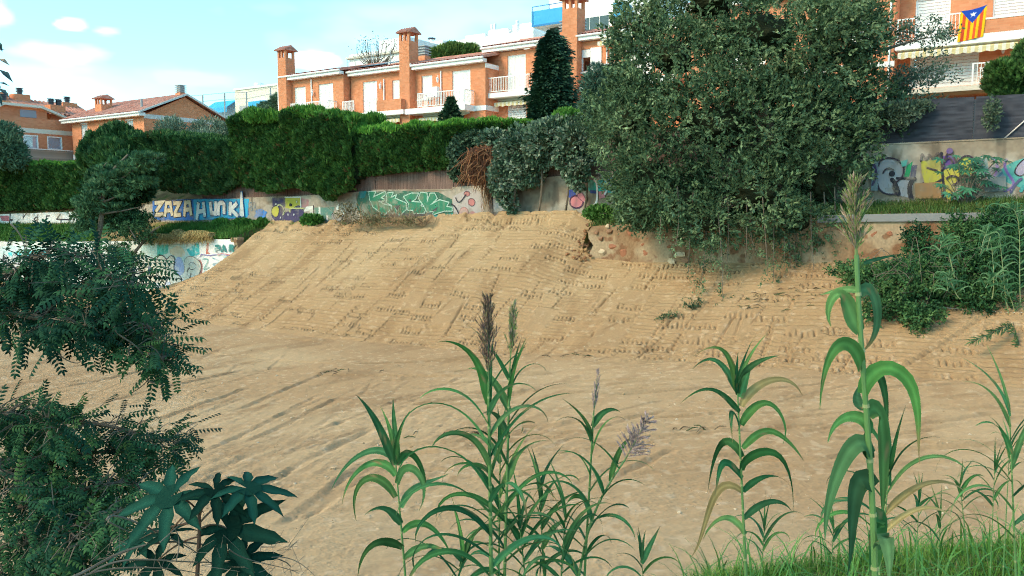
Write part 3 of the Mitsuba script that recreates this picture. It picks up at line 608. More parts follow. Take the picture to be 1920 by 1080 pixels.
def roof(par, a0, a1, b, z, depth, pitch, back=9.0, over=.45, gut=True, name='roof'):
    """mono-slope towards the ridge, then down again; barrel tiles in columns"""
    tp = math.tan(math.radians(pitch)); m = MB(); zr = z + tp * (depth + over)
    def slab(b0, z0, b1, z1):
        m.prof(Polygon([(b0, z0), (b1, z1), (b1, z1 - .12), (b0, z0 - .12)]), a0, a1)
        n = int((a1 - a0) / .24); ang = np.linspace(0, np.pi, 5)
        for i in range(n):
            c = a0 + (i + .5) * (a1 - a0) / n; r = .088
            A = np.concatenate([c + r * np.cos(ang)] * 2); Bq = np.repeat([b0 - .03, b1], 5); Z = np.concatenate([z0 + r * np.sin(ang), z1 + r * np.sin(ang)])
            m.add(W(A, Bq, Z), [[j, j + 1, j + 6, j + 5] for j in range(4)])
    slab(b - over, z, b + depth, zr); slab(b + depth + back, z, b + depth, zr)
    m.tube([W(a0, b + depth, zr + .05), W(a1, b + depth, zr + .05)], .11, 8)
    k = part(par, name, m.mesh(), 'm_roof')
    m = MB().box(a0 + .02, a1 - .02, b - over - .02, b - .003, z - .36, z - .13); part(k, 'soffit', m.mesh(), 'm_white', label='white boxed eave')
    if gut: part(k, 'gutter', MB().tube([W(a0 - .05, b - over - .09, z - .09), W(a1 + .05, b - over - .09, z - .09)], .075, 8).mesh(), 'm_white')
    return k


def chimney(par, a0, a1, b0, b1, z0, z1):
    k = part(par, 'chimney', MB().box(a0, a1, b0, b1, z0, z1 - .95).mesh(), 'm_brick'); m = MB()
    for x in (a0 + .003, a1 - .183):
        for y in (b0 + .003, b1 - .183): part(k, 'pillar', MB().box(x, x + .18, y, y + .18, z1 - .95, z1 - .38).mesh(), 'm_brick')
    part(k, 'pillar', MB().box((a0 + a1) / 2 - .08, (a0 + a1) / 2 + .08, b0 + .004, b0 + .16, z1 - .95, z1 - .38).mesh(), 'm_brick')
    c, d, h = (a0 + a1) / 2, (b0 + b1) / 2, .2; m = MB()
    m.add(W(np.array([a0 - h, a1 + h, a1 + h, a0 - h, a0 - h, a1 + h]), np.array([b0 - h, b0 - h, b1 + h, b1 + h, d, d]), np.array([z1 - .38] * 4 + [z1] * 2)), [[0, 1, 5], [0, 5, 4], [2, 3, 4], [2, 4, 5], [1, 2, 5], [3, 0, 4], [0, 3, 2], [0, 2, 1]])
    for i in range(6):
        a = a0 - h + .1 + i * (a1 - a0 + 2 * h - .2) / 5
        for y in (b0 - h, b1 + h): m.tube([W(a, y, z1 - .36), W(a, d, z1 + .02)], .06, 6)
    part(k, 'cap', m.mesh(), 'm_roof', label='little tiled chimney roof')
    return k


def vent_stack(par, a, b, z, n=1, dark=False):
    for i in range(n):
        m = MB().box(a + i * .95, a + i * .95 + .8, b, b + .7, z - .6, z)
        k = part(par, 'vent_stack', m.mesh(), 'm_brick'); m = MB()
        for j in range(4): m.box(a + i * .95 - .04, a + i * .95 + .84, b - .04, b + .74, z + .1 + j * .2, z + .16 + j * .2)
        m.box(a + i * .95 + .1, a + i * .95 + .7, b + .1, b + .6, z, z + .75); part(k, 'slatted_cowl', m.mesh(), 'm_black' if dark else 'm_grey')


def rail(par, a0, a1, b, z, h=.98, side0=None, side1=None, step=.14, name='railing', label=None):
    m = MB().box(a0, a1, b, b + .05, z + h - .06, z + h).box(a0, a1, b + .005, b + .045, z + .08, z + .12)
    for a in np.arange(a0 + .05, a1, step): m.box(a, a + .028, b + .011, b + .039, z + .1, z + h - .05)
    for a in (a0, a1 - .05): m.box(a, a + .05, b - .002, b + .052, z, z + h + .004)
    for sd, a in ((side0, a0), (side1, a1 - .05)):
        if sd:
            m.box(a + .002, a + .048, b + .054, b + sd, z + h - .058, z + h - .002)
            for q in np.arange(b + .15, b + sd, step): m.box(a + .01, a + .038, q, q + .028, z + .1, z + h - .06)
    return part(par, name, m.mesh(), 'm_white', label=label)


def awning(par, a0, a1, b, z, out=.5, drop=.16, label='cream striped awning with a scalloped valance', name='awning'):
    m = MB(); n = int((a1 - a0) / .16); 
    for i in range(n):
        x0, x1 = a0 + (a1 - a0) * i / n, a0 + (a1 - a0) * (i + 1) / n; c = (.62, .52, .28) if i % 2 else (.70, .66, .56)
        t = np.linspace(0, 1, 5); lo = z - drop - .24 - .05 * np.sin(np.pi * (t + (i % 2)) ) if True else 0
        m.add(W(np.array([x0, x1, x1, x0]), np.array([b, b, b - out, b - out]), np.array([z, z, z - drop, z - drop])), [[0, 1, 2, 3]], c)
        A = np.concatenate([x0 + (x1 - x0) * t, x0 + (x1 - x0) * t]); m.add(W(A, np.full(10, b - out), np.concatenate([np.full(5, z - drop), z - drop - .22 - .06 * np.abs(np.sin(np.pi * (i + t) / 3))])), [[j, j + 1, j + 6, j + 5] for j in range(4)], c)
    k = part(par, name, m.mesh(), 'm_cloth', color=m.col(), label=label)
    part(k, 'cassette', MB().box(a0 - .04, a1 + .04, b - .18, b - .005, z + .01, z + .16).mesh(), 'm_white'); return k


def lantern(par, a, b, z):
    m = MB().tube([W(a, b, z + .22), W(a, b - .16, z + .3), W(a, b - .2, z + .2)], .018); k = part(par, 'wall_lantern', m.mesh(), 'm_white')
    m = trimesh.creation.revolve([(0, 0), (.05, .02), (.11, .3), (.13, .3), (.03, .42), (0, .45)], sections=6); v = m.vertices
    part(k, 'glass_body', (W(a + v[:, 0], b - .2 + v[:, 1], z - .22 + v[:, 2]), m.faces), 'm_louvre')


def pipe(par, a, b, z0, z1, r=.055, mat='m_white'): part(par, 'downpipe', MB().tube([W(a, b - r - .02, z0), W(a, b - r - .02, z1)], r, 8).mesh(), mat)


GRP = 'brick terraced houses above the hedge'
# the first house, left end of the row
h = thing('terraced_house', 'leftmost brick terraced house of the row, tall chimney at its left edge', 'house', GRP)
m = MB(); B1 = 7.35
H1 = [(-25.8, -24.5, 14.3, 16.03), (-23.05, -21.45, 13.7, 16.05)]
facade(m, -26.6, -20.34, 8, 16.62, B1, H1); m.box(-20.62, -20.34, B1 + .28, 15, 8, 16.62).box(-26.6, -26.32, B1 + .28, 15, 8, 16.62).box(-26.32, -20.62, 14.7, 15, 8, 16.62).box(-26.32, -20.62, B1 + .28, 14.7, 13.2, 13.4)
part(h, 'wall', m.mesh(), 'm_brick'); r1 = roof(h, -27.0, -20.25, B1, 16.95, 4.6, 12)
win(h, *H1[0], B1 + .1); sill(h, *H1[0][:3], B1); win(h, *H1[1], B1 + .1, leaves=3, name='balcony_door')
part(h, 'balcony', MB().box(-25.6, -20.9, B1 - 1.0, B1 - .003, 13.4, 13.65).mesh(), 'm_white'); rail(h, -25.2, -23.4, B1 - .95, 13.65, side0=.9); rail(h, -23.3, -21.0, B1 - .95, 13.65, side1=.9)
chimney(h, -27.05, -26.1, B1 - .55, B1 + .4, 8, 19.3); pipe(h, -23.75, B1, 13.5, 16.5); lantern(h, -23.55, B1, 15.4)
m = MB()
for (a, z) in ((-23.5, 17.9), (-21.5, 18.1)):
    for i in range(4): m.tube([W(a + i * .9, B1 + 3.6, 17.5), W(a + i * .9, B1 + 3.6, 18.6 + .3 * (i % 2))], .025, 5); 
    m.tube([W(a, B1 + 3.6, 18.3), W(a + 2.7, B1 + 3.6, 18.4)], .02, 5).tube([W(a, B1 + 3.6, 18.55), W(a + 2.7, B1 + 3.6, 18.7)], .02, 5)
ant = thing('roof_frame', 'thin metal antenna frame standing on the leftmost terraced roof', 'antenna'); part(ant, 'bars', m.mesh(), 'm_grey')

h = thing('terraced_house', 'brick terraced house with solar panels, second in the row from the left', 'house', GRP); m = MB(); B2 = 8.0
H2 = [(-18.96, -17.5, 13.6, 15.97), (-16.0, -14.75, 14.25, 15.85)]
facade(m, -20.2, -13.2, 8, 16.5, B2, H2); m.box(-20.3, -13.2, 14.7, 15, 8, 16.5).box(-20.3, -13.2, B2 + .28, 14.7, 13.2, 13.4)
part(h, 'wall', m.mesh(), 'm_brick'); roof(h, -20.1, -13.75, B2, 16.8, 4.4, 13)
win(h, *H2[0], B2 + .1, leaves=3, name='balcony_door'); win(h, *H2[1], B2 + .1); sill(h, *H2[1][:3], B2)
part(h, 'balcony', MB().box(-20.15, -14.0, B2 - 1.1, B2 - .003, 13.2, 13.52).mesh(), 'm_white'); rail(h, -20.1, -18.9, B2 - 1.05, 13.52, side0=.95); rail(h, -17.55, -16.6, B2 - 1.05, 13.52)
part(h, 'parapet', MB().box(-16.55, -14.2, B2 - 1.08, B2 - .92, 13.525, 14.3).box(-14.36, -14.2, B2 - .918, B2 - .003, 13.525, 14.3).mesh(), 'm_brick'); pipe(h, -16.75, B2, 13.5, 16.0); lantern(h, -17.0, B2, 15.5)
awning(h, -17.2, -14.6, B2, 13.1, .8); win(h, -17.2, -15.9, 11.2, 12.6, B2 - .02, 'roller', name='garden_door')
chimney(h, -14.72, -13.78, B2 - .62, B2 + .38, 8, 19.35); vent_stack(h, -17.6, B2 + 3.6, 18.2, 2)
k = thing('solar_panel_array', 'dark blue solar panels lying on the second terraced roof', 'solar panels')
for i in range(6):
    a0 = -23.2 + i * 1.12; t = math.tan(math.radians(14)); b0, b1 = B2 + 1.0, B2 + 4.0; z0 = 16.8 + (1.45) * .23 + .2
    m = MB().prof(Polygon([(b0, z0), (b1, z0 + 3 * t), (b1, z0 + 3 * t + .05), (b0, z0 + .05)]), a0, a0 + 1.06); part(k, 'panel', m.mesh(), 'm_panel')
k = thing('garden_shed', 'small dark-roofed shed behind the hedge by the second balcony', 'shed'); a, z = -13.6, 11.0
m = MB().box(a - .9, a + .9, 6.0, 7.0, z - 1.2, z + .75); part(k, 'wall', m.mesh(), 'm_louvre'); m = MB().prof(Polygon([(5.8, z + .7), (6.5, z + 1.25), (7.2, z + .7), (7.2, z + .78), (6.5, z + 1.34), (5.8, z + .78)]), a - 1.1, a + 1.1); part(k, 'roof', m.mesh(), 'm_grey')

h = thing('terraced_house', 'brick terraced house with a railed balcony and white table, third in the row', 'house', GRP); m = MB(); B3 = 8.0
H3 = [(-13.45, -12.2, 14.3, 15.92), (-10.4, -8.82, 13.6, 16.0), (-11.9, -8.9, 11.0, 12.7)]
facade(m, -13.2, -7.54, 8, 16.35, B3, []) if False else facade(m, -13.75, -7.54, 8, 16.35, B3, H3)
m.box(-7.82, -7.54, B3 + .28, 15, 8, 16.35).box(-13.2, -7.82, 14.7, 15, 8, 16.35).box(-13.2, -7.82, B3 + .28, 14.7, 13.2, 13.4)
part(h, 'wall', m.mesh(), 'm_brick'); roof(h, -13.72, -7.4, B3, 16.7, 4.4, 14)
win(h, *H3[0], B3 + .1); sill(h, *H3[0][:3], B3); win(h, *H3[1], B3 + .1, leaves=4, name='balcony_door'); win(h, *H3[2], B3 + .08, 'roller', name='garden_door')
part(h, 'balcony', MB().box(-13.7, -8.4, B3 - 1.2, B3 - .003, 13.12, 13.5).mesh(), 'm_white'); rail(h, -12.6, -8.45, B3 - 1.15, 13.5, 1.02, side0=1.0, side1=1.1)
part(h, 'band', MB().box(-8.4, -7.48, B3 - .06, B3 - .003, 13.15, 13.48).box(-7.54, -7.47, B3 - .06, B3 + 1.55, 13.15, 13.48).mesh(), 'm_white'); part(h, 'band', MB().box(-7.538, -7.46, B3 - .03, B3 + 1.5, 16.0, 16.3).mesh(), 'm_white')
awning(h, -12.9, -8.9, B3, 13.0, .7); pipe(h, -11.35, B3, 13.5, 16.1); lantern(h, -11.55, B3, 15.5); lantern(h, -13.0, B3, 11.9)
k = thing('balcony_table', 'white folding table on the railed balcony of the third house', 'table'); m = MB().box(-12.1, -11.2, 7.3, 7.6, 14.25, 14.95); part(k, 'tabletop', m.mesh(), 'm_white'); m = MB()
for a in (-12.0, -11.35): m.tube([W(a, 7.2, 13.5), W(a, 7.7, 14.3)], .03).tube([W(a, 7.7, 13.5), W(a, 7.2, 14.3)], .03)
part(k, 'leg', m.mesh(), 'm_grey')

h = thing('terraced_house', 'set-back brick house behind the dark conifer, slatted vents on its roof', 'house', GRP); m = MB(); B4 = 9.5
H4 = [(-6.75, -5.25, 14.3, 16.92), (-6.75, -5.2, 11.3, 13.9)]
facade(m, -8.9, -1.9, 8, 17.2, B4, H4); m.box(-8.9, -1.9, 15.7, 16, 8, 17.2).box(-8.9, -1.9, B4 + .28, 15.7, 13.9, 14.1).box(-8.9, -8.62, B4 + .28, 15.7, 8, 17.2)
part(h, 'wall', m.mesh(), 'm_brick'); roof(h, -8.6, -1.9, B4, 17.6, 4.4, 14)
win(h, *H4[0], B4 + .1, leaves=3, name='balcony_door'); win(h, *H4[1], B4 + .1, 'roller', name='garden_door')
part(h, 'balcony', MB().box(-8.0, -3.4, B4 - 1.2, B4 - .003, 13.98, 14.3).mesh(), 'm_white'); rail(h, -7.9, -3.5, B4 - 1.15, 14.3, 1.05, side0=1.1)
awning(h, -7.4, -3.6, B4, 13.85, .7); pipe(h, -7.85, B4, 9, 13.4); rail(h, -8.5, -3.5, B4 - 2.2, 11.25, 1.05, label='ground floor railing of white bars')
part(h, 'terrace_slab', MB().box(-8.6, -3.2, B4 - 2.3, B4 - .003, 10.6, 11.24).mesh(), 'm_white')
chimney(h, -2.05, -.95, B4 - .6, B4 + .45, 8, 20.25); vent_stack(h, -4.6, B4 + 3.4, 18.85, 2)

h = thing('terraced_house', 'brick house with an open shutter window, right of the second tall chimney', 'house', GRP); m = MB(); B5 = 9.5
H5 = [(-.95, -.25, 15.3, 16.72), (2.2, 4.0, 14.6, 16.5)]
facade(m, -1.3, 6.6, 8, 17.2, B5, H5); m.box(-1.3, 6.6, 15.7, 16, 8, 17.2).box(-1.3, 6.6, B5 + .28, 15.7, 14.1, 14.3).box(6.32, 6.6, B5 + .28, 15.7, 8, 17.2)
part(h, 'wall', m.mesh(), 'm_brick'); roof(h, -1.0, 6.8, B5, 17.58, 4.2, 15)
k = win(h, *H5[0], B5 + .1, 'm_dark', name='window', label='open window with pushed back shutters')
m = MB().box(-.24, .55, B5 - .07, B5 - .02, 15.25, 16.75); part(k, 'shutter_leaf', m.mesh(), 'm_white'); m = MB().box(-1.75, -.98, B5 - .07, B5 - .02, 15.25, 16.75); part(k, 'shutter_leaf', m.mesh(), 'm_white'); part(k, 'half_blind', MB().box(-.9, -.3, B5 + .02, B5 + .05, 16.2, 16.68).mesh(), 'm_louvre')
del scene[k + '__pane']; sill(h, *H5[0][:3], B5); win(h, *H5[1], B5 + .1, leaves=3, name='balcony_door'); awning(h, .6, 4.5, B5, 17.1, .7); pipe(h, .95, B5, 13.5, 16.9); lantern(h, 1.3, B5, 16.1)
part(h, 'balcony', MB().box(.9, 6.0, B5 - 1.2, B5 - .003, 14.0, 14.4).mesh(), 'm_white'); rail(h, 1.0, 5.9, B5 - 1.15, 14.4, 1.05, side0=1.1); part(h, 'lower_band', MB().box(-1.0, .9, B5 - .3, B5 - .003, 14.0, 14.3).mesh(), 'm_white')

h = thing('terraced_house', 'brick house mostly hidden behind the big oak crown', 'house', GRP); m = MB(); B6 = 8.0
H6 = [(13.9, 15.0, 14.3, 16.4), (15.9, 17.0, 14.3, 16.4), (9.5, 11.5, 14.2, 16.5)]
facade(m, 6.9, 18.0, 8, 17.8, B6, H6); m.box(6.9, 18.0, 14.7, 15, 8, 17.8).box(17.72, 18, B6 + .28, 14.7, 8, 17.8).box(6.9, 7.18, B6 + .28, 14.7, 8, 17.8); part(h, 'wall', m.mesh(), 'm_brick')
roof(h, 6.9, 18.1, B6, 18.1, 4.2, 14)
for q in H6: win(h, *q, B6 + .1)
part(h, 'band', MB().box(13, 18.06, B6 - .05, B6 - .003, 14.3 - .62, 14.3 - .35).mesh(), 'm_white'); pipe(h, 17.8, B6, 9, 17.7)

h = thing('terraced_house', 'right brick house with the striped flag over its balcony', 'house', GRP); m = MB(); B7 = 9.2
H7 = [(18.75, 20.35, 14.5, 17.1), (22.2, 23.8, 15.75, 17.2), (18.6, 21.72, 12.62, 14.62)]
facade(m, 18.0, 27, 12.45, 19.5, B7, H7); facade(m, 18.0, 27, 8.0, 12.2, B7 + 1.2); m.box(18, 27, 15.7, 16, 8, 19.5).box(18.05, 27, B7 + .28, 15.7, 12.2, 12.445).box(26.72, 27, B7 + .28, 15.7, 8, 19.5)
part(h, 'wall', m.mesh(), 'm_brick'); roof(h, 18.1, 27.2, B7, 19.8, 4.2, 14)
win(h, *H7[0], B7 + .1, 'roller', name='balcony_door'); win(h, *H7[1], B7 + .1, 'roller'); win(h, *H7[2], B7 + .1, 'roller', name='terrace_door', label='wide white roller shutter door')
part(h, 'balcony', MB().box(18.05, 24.2, B7 - 1.2, B7 - .003, 14.45, 14.86).mesh(), 'm_white'); rail(h, 18.1, 21.9, B7 - 1.18, 14.86, 1.12, step=.16)
part(h, 'parapet', MB().box(21.95, 24.2, B7 - 1.19, B7 - 1.02, 14.865, 15.5).mesh(), 'm_brick'); part(h, 'ledge', MB().box(21.92, 24.25, B7 - 1.22, B7 - .99, 15.503, 15.58).mesh(), 'm_white')
part(h, 'pier', MB().box(24.25, 26.9, B7 - 1.25, B7 - .003, 8, 19.4).mesh(), 'm_brick')
awning(h, 18.2, 23.4, B7 - .8, 14.42, .45, label='cream awning with a wavy valance under the flag balcony'); lantern(h, 22.75, B7, 14.2)
part(h, 'terrace_slab', MB().box(18.0, 24.2, B7 - 1.3, B7 + 1.19, 12.2, 12.44).mesh(), 'm_cream'); rail(h, 21.55, 22.75, B7 - 1.25, 12.445, 1.05, step=.16); part(h, 'post', MB().box(22.45, 22.62, B7 - 1.2, B7 - 1.05, 9.5, 12.2).box(22.8, 22.97, B7 - 1.2, B7 - 1.05, 9.5, 12.2).mesh(), 'm_white')
k = thing('plastic_chair', 'white plastic garden chair behind the right terrace railing', 'chair'); a, b, z = 22.05, B7 - .75, 12.45
part(k, 'seat', MB().box(a - .24, a + .24, b - .22, b + .22, z + .40, z + .44).mesh(), 'm_white'); m = MB()
for i in range(5): m.box(a - .22 + i * .1, a - .17 + i * .1, b + .2, b + .23, z + .44, z + .85)
m.box(a - .24, a + .24, b + .195, b + .235, z + .84, z + .92); part(k, 'backrest', m.mesh(), 'm_white')
for x in (-1, 1):
    for y in (-1, 1): part(k, 'leg', MB().tube([W(a + x * .2, b + y * .19, z + .4), W(a + x * .24, b + y * .23, z)], .022).mesh(), 'm_white')
    part(k, 'armrest', MB().tube([W(a + x * .25, b - .22, z + .4), W(a + x * .26, b - .2, z + .62), W(a + x * .25, b + .2, z + .66)], .02).mesh(), 'm_white')
# the flag, hung from the rail with a soft swing
k = thing('flag', 'red and yellow striped flag with a white star on blue, hanging from the balcony rail', 'flag'); nx, nz = 49, 60; a0, a1 = 20.95, 22.05; zt, zb = 16.02, 14.55
X, Z = np.meshgrid(np.linspace(0, 1, nx), np.linspace(0, 1, nz), indexing='ij')
A = a0 + (a1 - a0) * X - .1 * Z; Bq = B7 - 1.25 - .03 * np.sin(X * 9 + Z * 2) * Z - .02 * np.sin(X * 21) * Z; ZZ = zt + .16 * X - (zt - zb) * Z - .05 * np.sin(X * np.pi) * (1 - Z)
i, j = np.meshgrid(np.arange(nx - 1), np.arange(nz - 1), indexing='ij'); q = i * nz + j; ff = np.stack([q, q + nz, q + nz + 1, q + 1], -1).reshape(-1, 4)
st = Polygon([(.5 + r * math.sin(t), .17 - r * .75 * math.cos(t)) for t, r in [(n * math.pi / 5, .13 if n % 2 == 0 else .052) for n in range(10)]])
xc, zc = (X[:-1, :-1] + .5 / (nx - 1)).ravel(), (Z[:-1, :-1] + .5 / (nz - 1)).ravel(); tri = zc < .46 * (1 - 2 * np.abs(xc - .5)); stripe = (np.floor(xc * 9) % 2 == 0)
star = np.array([st.contains(Point(x, y)) for x, y in zip(xc, zc)])
cc = np.where(star[:, None], (.8, .8, .8), np.where(tri[:, None], (.02, .07, .42), np.where(stripe[:, None], (.80, .48, .02), (.66, .09, .035))))
V = W(A, Bq, ZZ).reshape(-1, 3)[ff].reshape(-1, 3); part(k, 'cloth', (V, np.arange(len(V)).reshape(-1, 4)), 'm_cloth', color=np.repeat(cc, 4, 0))

# ------------------------------------------------------------------ houses on the left
h = thing('gabled_house', 'brick house with a wide white-banded gable, left of the tall hedge', 'house'); m = MB(); HB = [(-58.6, -57.4, 12.6, 15.0), (-52.5, -51.4, 13.4, 14.95), (-50.45, -49.3, 13.4, 14.9)]
facade(m, -60.3, -47.5, 7, 15.3, 8.0, HB); gab = Polygon([(8.285, 7), (17, 7), (17, 15.4), (12.5, 17.45), (8.285, 15.45)]); m.prof(gab, -47.8, -47.5); m.prof(Polygon([(8.285, 7), (17, 7), (17, 15.4), (8.285, 15.4)]), -60.3, -60.0); m.box(-60, -47.8, 8.285, 17, 15.1, 15.29)
part(h, 'wall', m.mesh(), 'm_brick')
for q in HB: win(h, *q, 8.12, 'pane' if False else 'roller'); part(h, 'lintel', MB().box(q[0] - .1, q[1] + .1, 7.97, 7.997, q[3] + .03, q[3] + .13).mesh(), 'm_white')
part(h, 'band', MB().box(-47.498, -47.44, 8.0, 17, 15.0, 15.42).mesh(), 'm_concrete'); part(h, 'band', MB().box(-60.3, -58.0, 7.95, 7.997, 11.5, 12.0).mesh(), 'm_concrete')
m = MB()
for (b0, z0, b1, z1) in ((7.4, 15.6, 12.5, 17.75), (17.6, 15.6, 12.5, 17.75)):
    m.prof(Polygon([(b0, z0 - .1), (b1, z1 - .1), (b1, z1), (b0, z0)]), -61.2, -47.2); ang = np.linspace(0, np.pi, 4)
    for a in np.arange(-61.1, -47.3, .3):
        m.add(W(np.concatenate([a + .1 * np.cos(ang)] * 2), np.repeat([b0, b1], 4), np.concatenate([z0 + .09 * np.sin(ang), z1 + .09 * np.sin(ang)])), [[i, i + 1, i + 5, i + 4] for i in range(3)])
r = part(h, 'roof', m.mesh(), 'm_roof'); part(r, 'eave', MB().box(-61.2, -47.2, 7.35, 7.99, 15.2, 15.48).mesh(), 'm_white'); part(r, 'gutter', MB().tube([W(-61.3, 7.28, 15.5), W(-47.1, 7.28, 15.5)], .09, 8).mesh(), 'm_white')
part(r, 'verge', MB().prof(Polygon([(7.4, 15.45), (12.5, 17.6), (17.6, 15.45), (17.6, 15.62), (12.5, 17.8), (7.4, 15.62)]), -47.195, -47.1).mesh(), 'm_concrete')
vent_stack(h, -48.6, 12.2, 17.9, 1); chimney(h, -57.6, -56.4, 9.0, 10.2, 15.5, 18.0); part(h, 'flue', MB().tube([W(-49.0, 8.8, 15.9), W(-49.0, 8.8, 17.0)], .12, 8).mesh(), 'm_grey')

h = thing('brick_house', 'brick house with striped tile roof and dark chimney cowls at the far left', 'house'); AA = -62.0
m = MB(); g = sbox(-14, 8, 12, 15.6)
WA = [(3.95, 5.3, 12.55, 13.82), (6.32, 7.72, 12.58, 13.82), (.6, 2.0, 12.5, 13.8), (4.4, 5.8, 15.75, 16.5)]
for q in WA: g = g.difference(sbox(q[0], q[2], q[1], q[3]))
m.prof(g, AA - .3, AA).box(-76, AA - .3, -14, -13.7, 8, 15.6).box(-76, AA - .3, 11.7, 12, 8, 15.6).box(-63.5, -63.2, 2.6, 7.0, 15.55, 16.75)
part(h, 'wall', m.mesh(), 'm_brick'); part(h, 'band', MB().box(AA + .003, AA + .04, -14, 12, 14.1, 14.55).mesh(), 'm_cream'); part(h, 'base_wall', MB().box(AA + .5, AA + .8, -14, 9, 9, 12.4).mesh(), 'm_wall', label='rough grey base wall'); part(h, 'white_ledge', MB().box(AA + .45, AA + .85, -14, 9, 12.403, 12.5).mesh(), 'm_white')
for q in WA[:3]:
    k = part(h, 'window', MB().prof(sbox(q[0] - .06, q[2] - .06, q[1] + .06, q[3] + .06).difference(sbox(q[0] + .05, q[2] + .05, q[1] - .05, q[3] - .05)), AA - .12, AA + .03).mesh(), 'm_white'); m = MB()
    for j in range(12): z = q[2] + .05 + (q[3] - q[2] - .1) * j / 12; m.box(AA - .1, AA - .07, q[0] + .05, q[1] - .05, z, z + .085)
    part(k, 'roller_blind', m.mesh(), 'm_blind')
k = part(h, 'dormer_window', MB().box(-63.19, -63.14, 4.3, 5.9, 15.75, 16.5).mesh(), 'm_blind')
part(h, 'dormer_fascia', MB().prof(Polygon([(.8, 15.6), (2.6, 16.75), (6.2, 16.75), (9.6, 15.6), (9.6, 15.8), (6.3, 17.0), (2.5, 17.0), (.8, 15.85)]), -63.1, -62.6).mesh(), 'm_cream')
m = MB(); n = 62; x0, x1, z0, z1 = AA + .4, -67.5, 15.62, 18.0                        # roof falling towards us, barrel rows down the slope
for i in range(n):
    b = -14.4 + (i + .5) * 27 / n; ang = np.linspace(0, np.pi, 5); xs = -63.3 if .8 < b < 9.6 else x0; t0 = (x0 - xs) / (x0 - x1)
    m.add(W(np.repeat([xs, x1], 5), np.concatenate([b + .17 * np.cos(ang)] * 2), np.concatenate([z0 + (z1 - z0) * t0 + .15 * np.sin(ang), z1 + .15 * np.sin(ang)])), [[j, j + 1, j + 6, j + 5] for j in range(4)])
A4 = np.array([x0, x0, x1, x1, -75, -75]); B4q = np.array([-14.4, 12.6] * 3); Z4 = np.array([z0, z0, z1, z1, 15.6, 15.6])
m.add(W(np.array([x0, x0, x1, x1]), np.array([-14.4, .8, .8, -14.4]), np.array([z0, z0, z1, z1])), [[0, 1, 2, 3]]).add(W(np.array([x0, x0, x1, x1]), np.array([9.6, 12.6, 12.6, 9.6]), np.array([z0, z0, z1, z1])), [[0, 1, 2, 3]])
zm = z0 + (z1 - z0) * (x0 + 63.3) / (x0 - x1); m.add(W(np.array([-63.3, -63.3, x1, x1]), np.array([.8, 9.6, 9.6, .8]), np.array([zm, zm, z1, z1])), [[0, 1, 2, 3]]).add(W(np.array([x1, x1, -75, -75]), np.array([-14.4, 12.6, 12.6, -14.4]), np.array([z1, z1, z0, z0])), [[0, 1, 2, 3]])
part(h, 'roof', m.mesh(), 'm_roof', label='pink striped tile roof')
for (b, a, z, two_) in ((2.6, -63.6, 17.2, 1), (8.6, -64.6, 17.4, 1), (-.2, -64.0, 17.4, 1), (11.2, -67, 18.1, 0), (4.2, -67.4, 18.5, 0), (6.4, -67.4, 18.5, 0)):
    k = part(h, 'chimney', MB().box(a - .6, a + .6, b - .8, b + .8, z - 2, z).mesh(), 'm_brick')
    for o in ((-.4, .4) if two_ else (0,)):
        mm = MB().tube([W(a, b + o, z - .1), W(a, b + o, z + .62)], .26, 10); 
        for q in range(3): mm.tube([W(a, b + o, z + .3 + q * .16), W(a, b + o, z + .36 + q * .16)], .36, 10)
        part(k, 'cowl', mm.mesh(), 'm_black')

# ------------------------------------------------------------------ further away
def at(u, v, Y): p = P(u, v, Y); a, b = loc(p); return a, b, p[2]


def block(name, label, u0, u1, vt, Y, depth, mat, zb=8.0, cat='building', parent=None):
    a0, b, z = at(u0, vt, Y); d = ray(u1, vt); t = (b - (EYE - ORG) @ EB) / (d @ EB); a1 = (EYE + d * t - ORG) @ EX
    k = parent or thing(name, label, cat); part(k, 'wall', MB().box(a0, a1, b, b + depth, zb, z).mesh(), mat); return k, a0, a1, b, z


k, a0, a1, b, z = block('apartment_block', 'cream flat-roofed block with turquoise awnings beyond the gabled house', 440, 545, 170, 150, 16, 'm_cream')
part(k, 'parapet', MB().box(a0 - .2, a1 + .2, b - .2, b + 16.2, z + .002, z + .3).mesh(), 'm_white'); part(k, 'roof_drum', MB().tube([W(a0 + 3, b + 3, z + .2), W(a0 + 3, b + 3, z + 1.4)], .9, 12).mesh(), 'm_louvre')
ww = (a1 - a0); q = lambda u, v: L(u, v, b + 1); (x0, y0), (x1, _) = q(398, 196), q(440, 196); part(k, 'left_wing', MB().box(x0, a0 - .01, b + 1, b + 12, 8, y0).mesh(), 'm_louvre')
(x0, y0), (x1, y1) = q(404, 193), q(446, 212)
part(k, 'awning', MB().prof(Polygon([(b - 1.4, y1 + .8), (b + .9, y0), (b + .9, y0 + .1), (b - 1.4, y1 + .9)]), x0, x1).box(x0, x1, b - 1.42, b - 1.38, y1, y1 + .8).mesh(), 'm_skyblue'); part(k, 'awning', MB().box(a0 + ww * .32, a0 + ww * .6, b - .9, b - .02, z - 4.4, z - 2.4).mesh(), 'm_skyblue')
for i in range(2): part(k, 'window', MB().box(a0 + ww * (.08 + .62 * i), a0 + ww * (.2 + .62 * i), b - .03, b - .003, z - 4.4, z - 2.8).mesh(), 'm_grey')
k = thing('court_fence', 'tall thin poles with ball netting wires beyond the gabled house', 'fence')
pl = [(380, 178, 236), (421, 174, 236), (462, 173, 225), (507, 164, 220)]
tp = []
for (u, v0, v1) in pl:
    p0, p1 = P(u, v0, 105), P(u, v1, 105); p1[2] = 10.5; tp.append(p0); part(k, 'pole', MB().tube([p0, p1], .09, 6).mesh(), 'm_grey')
m = MB()
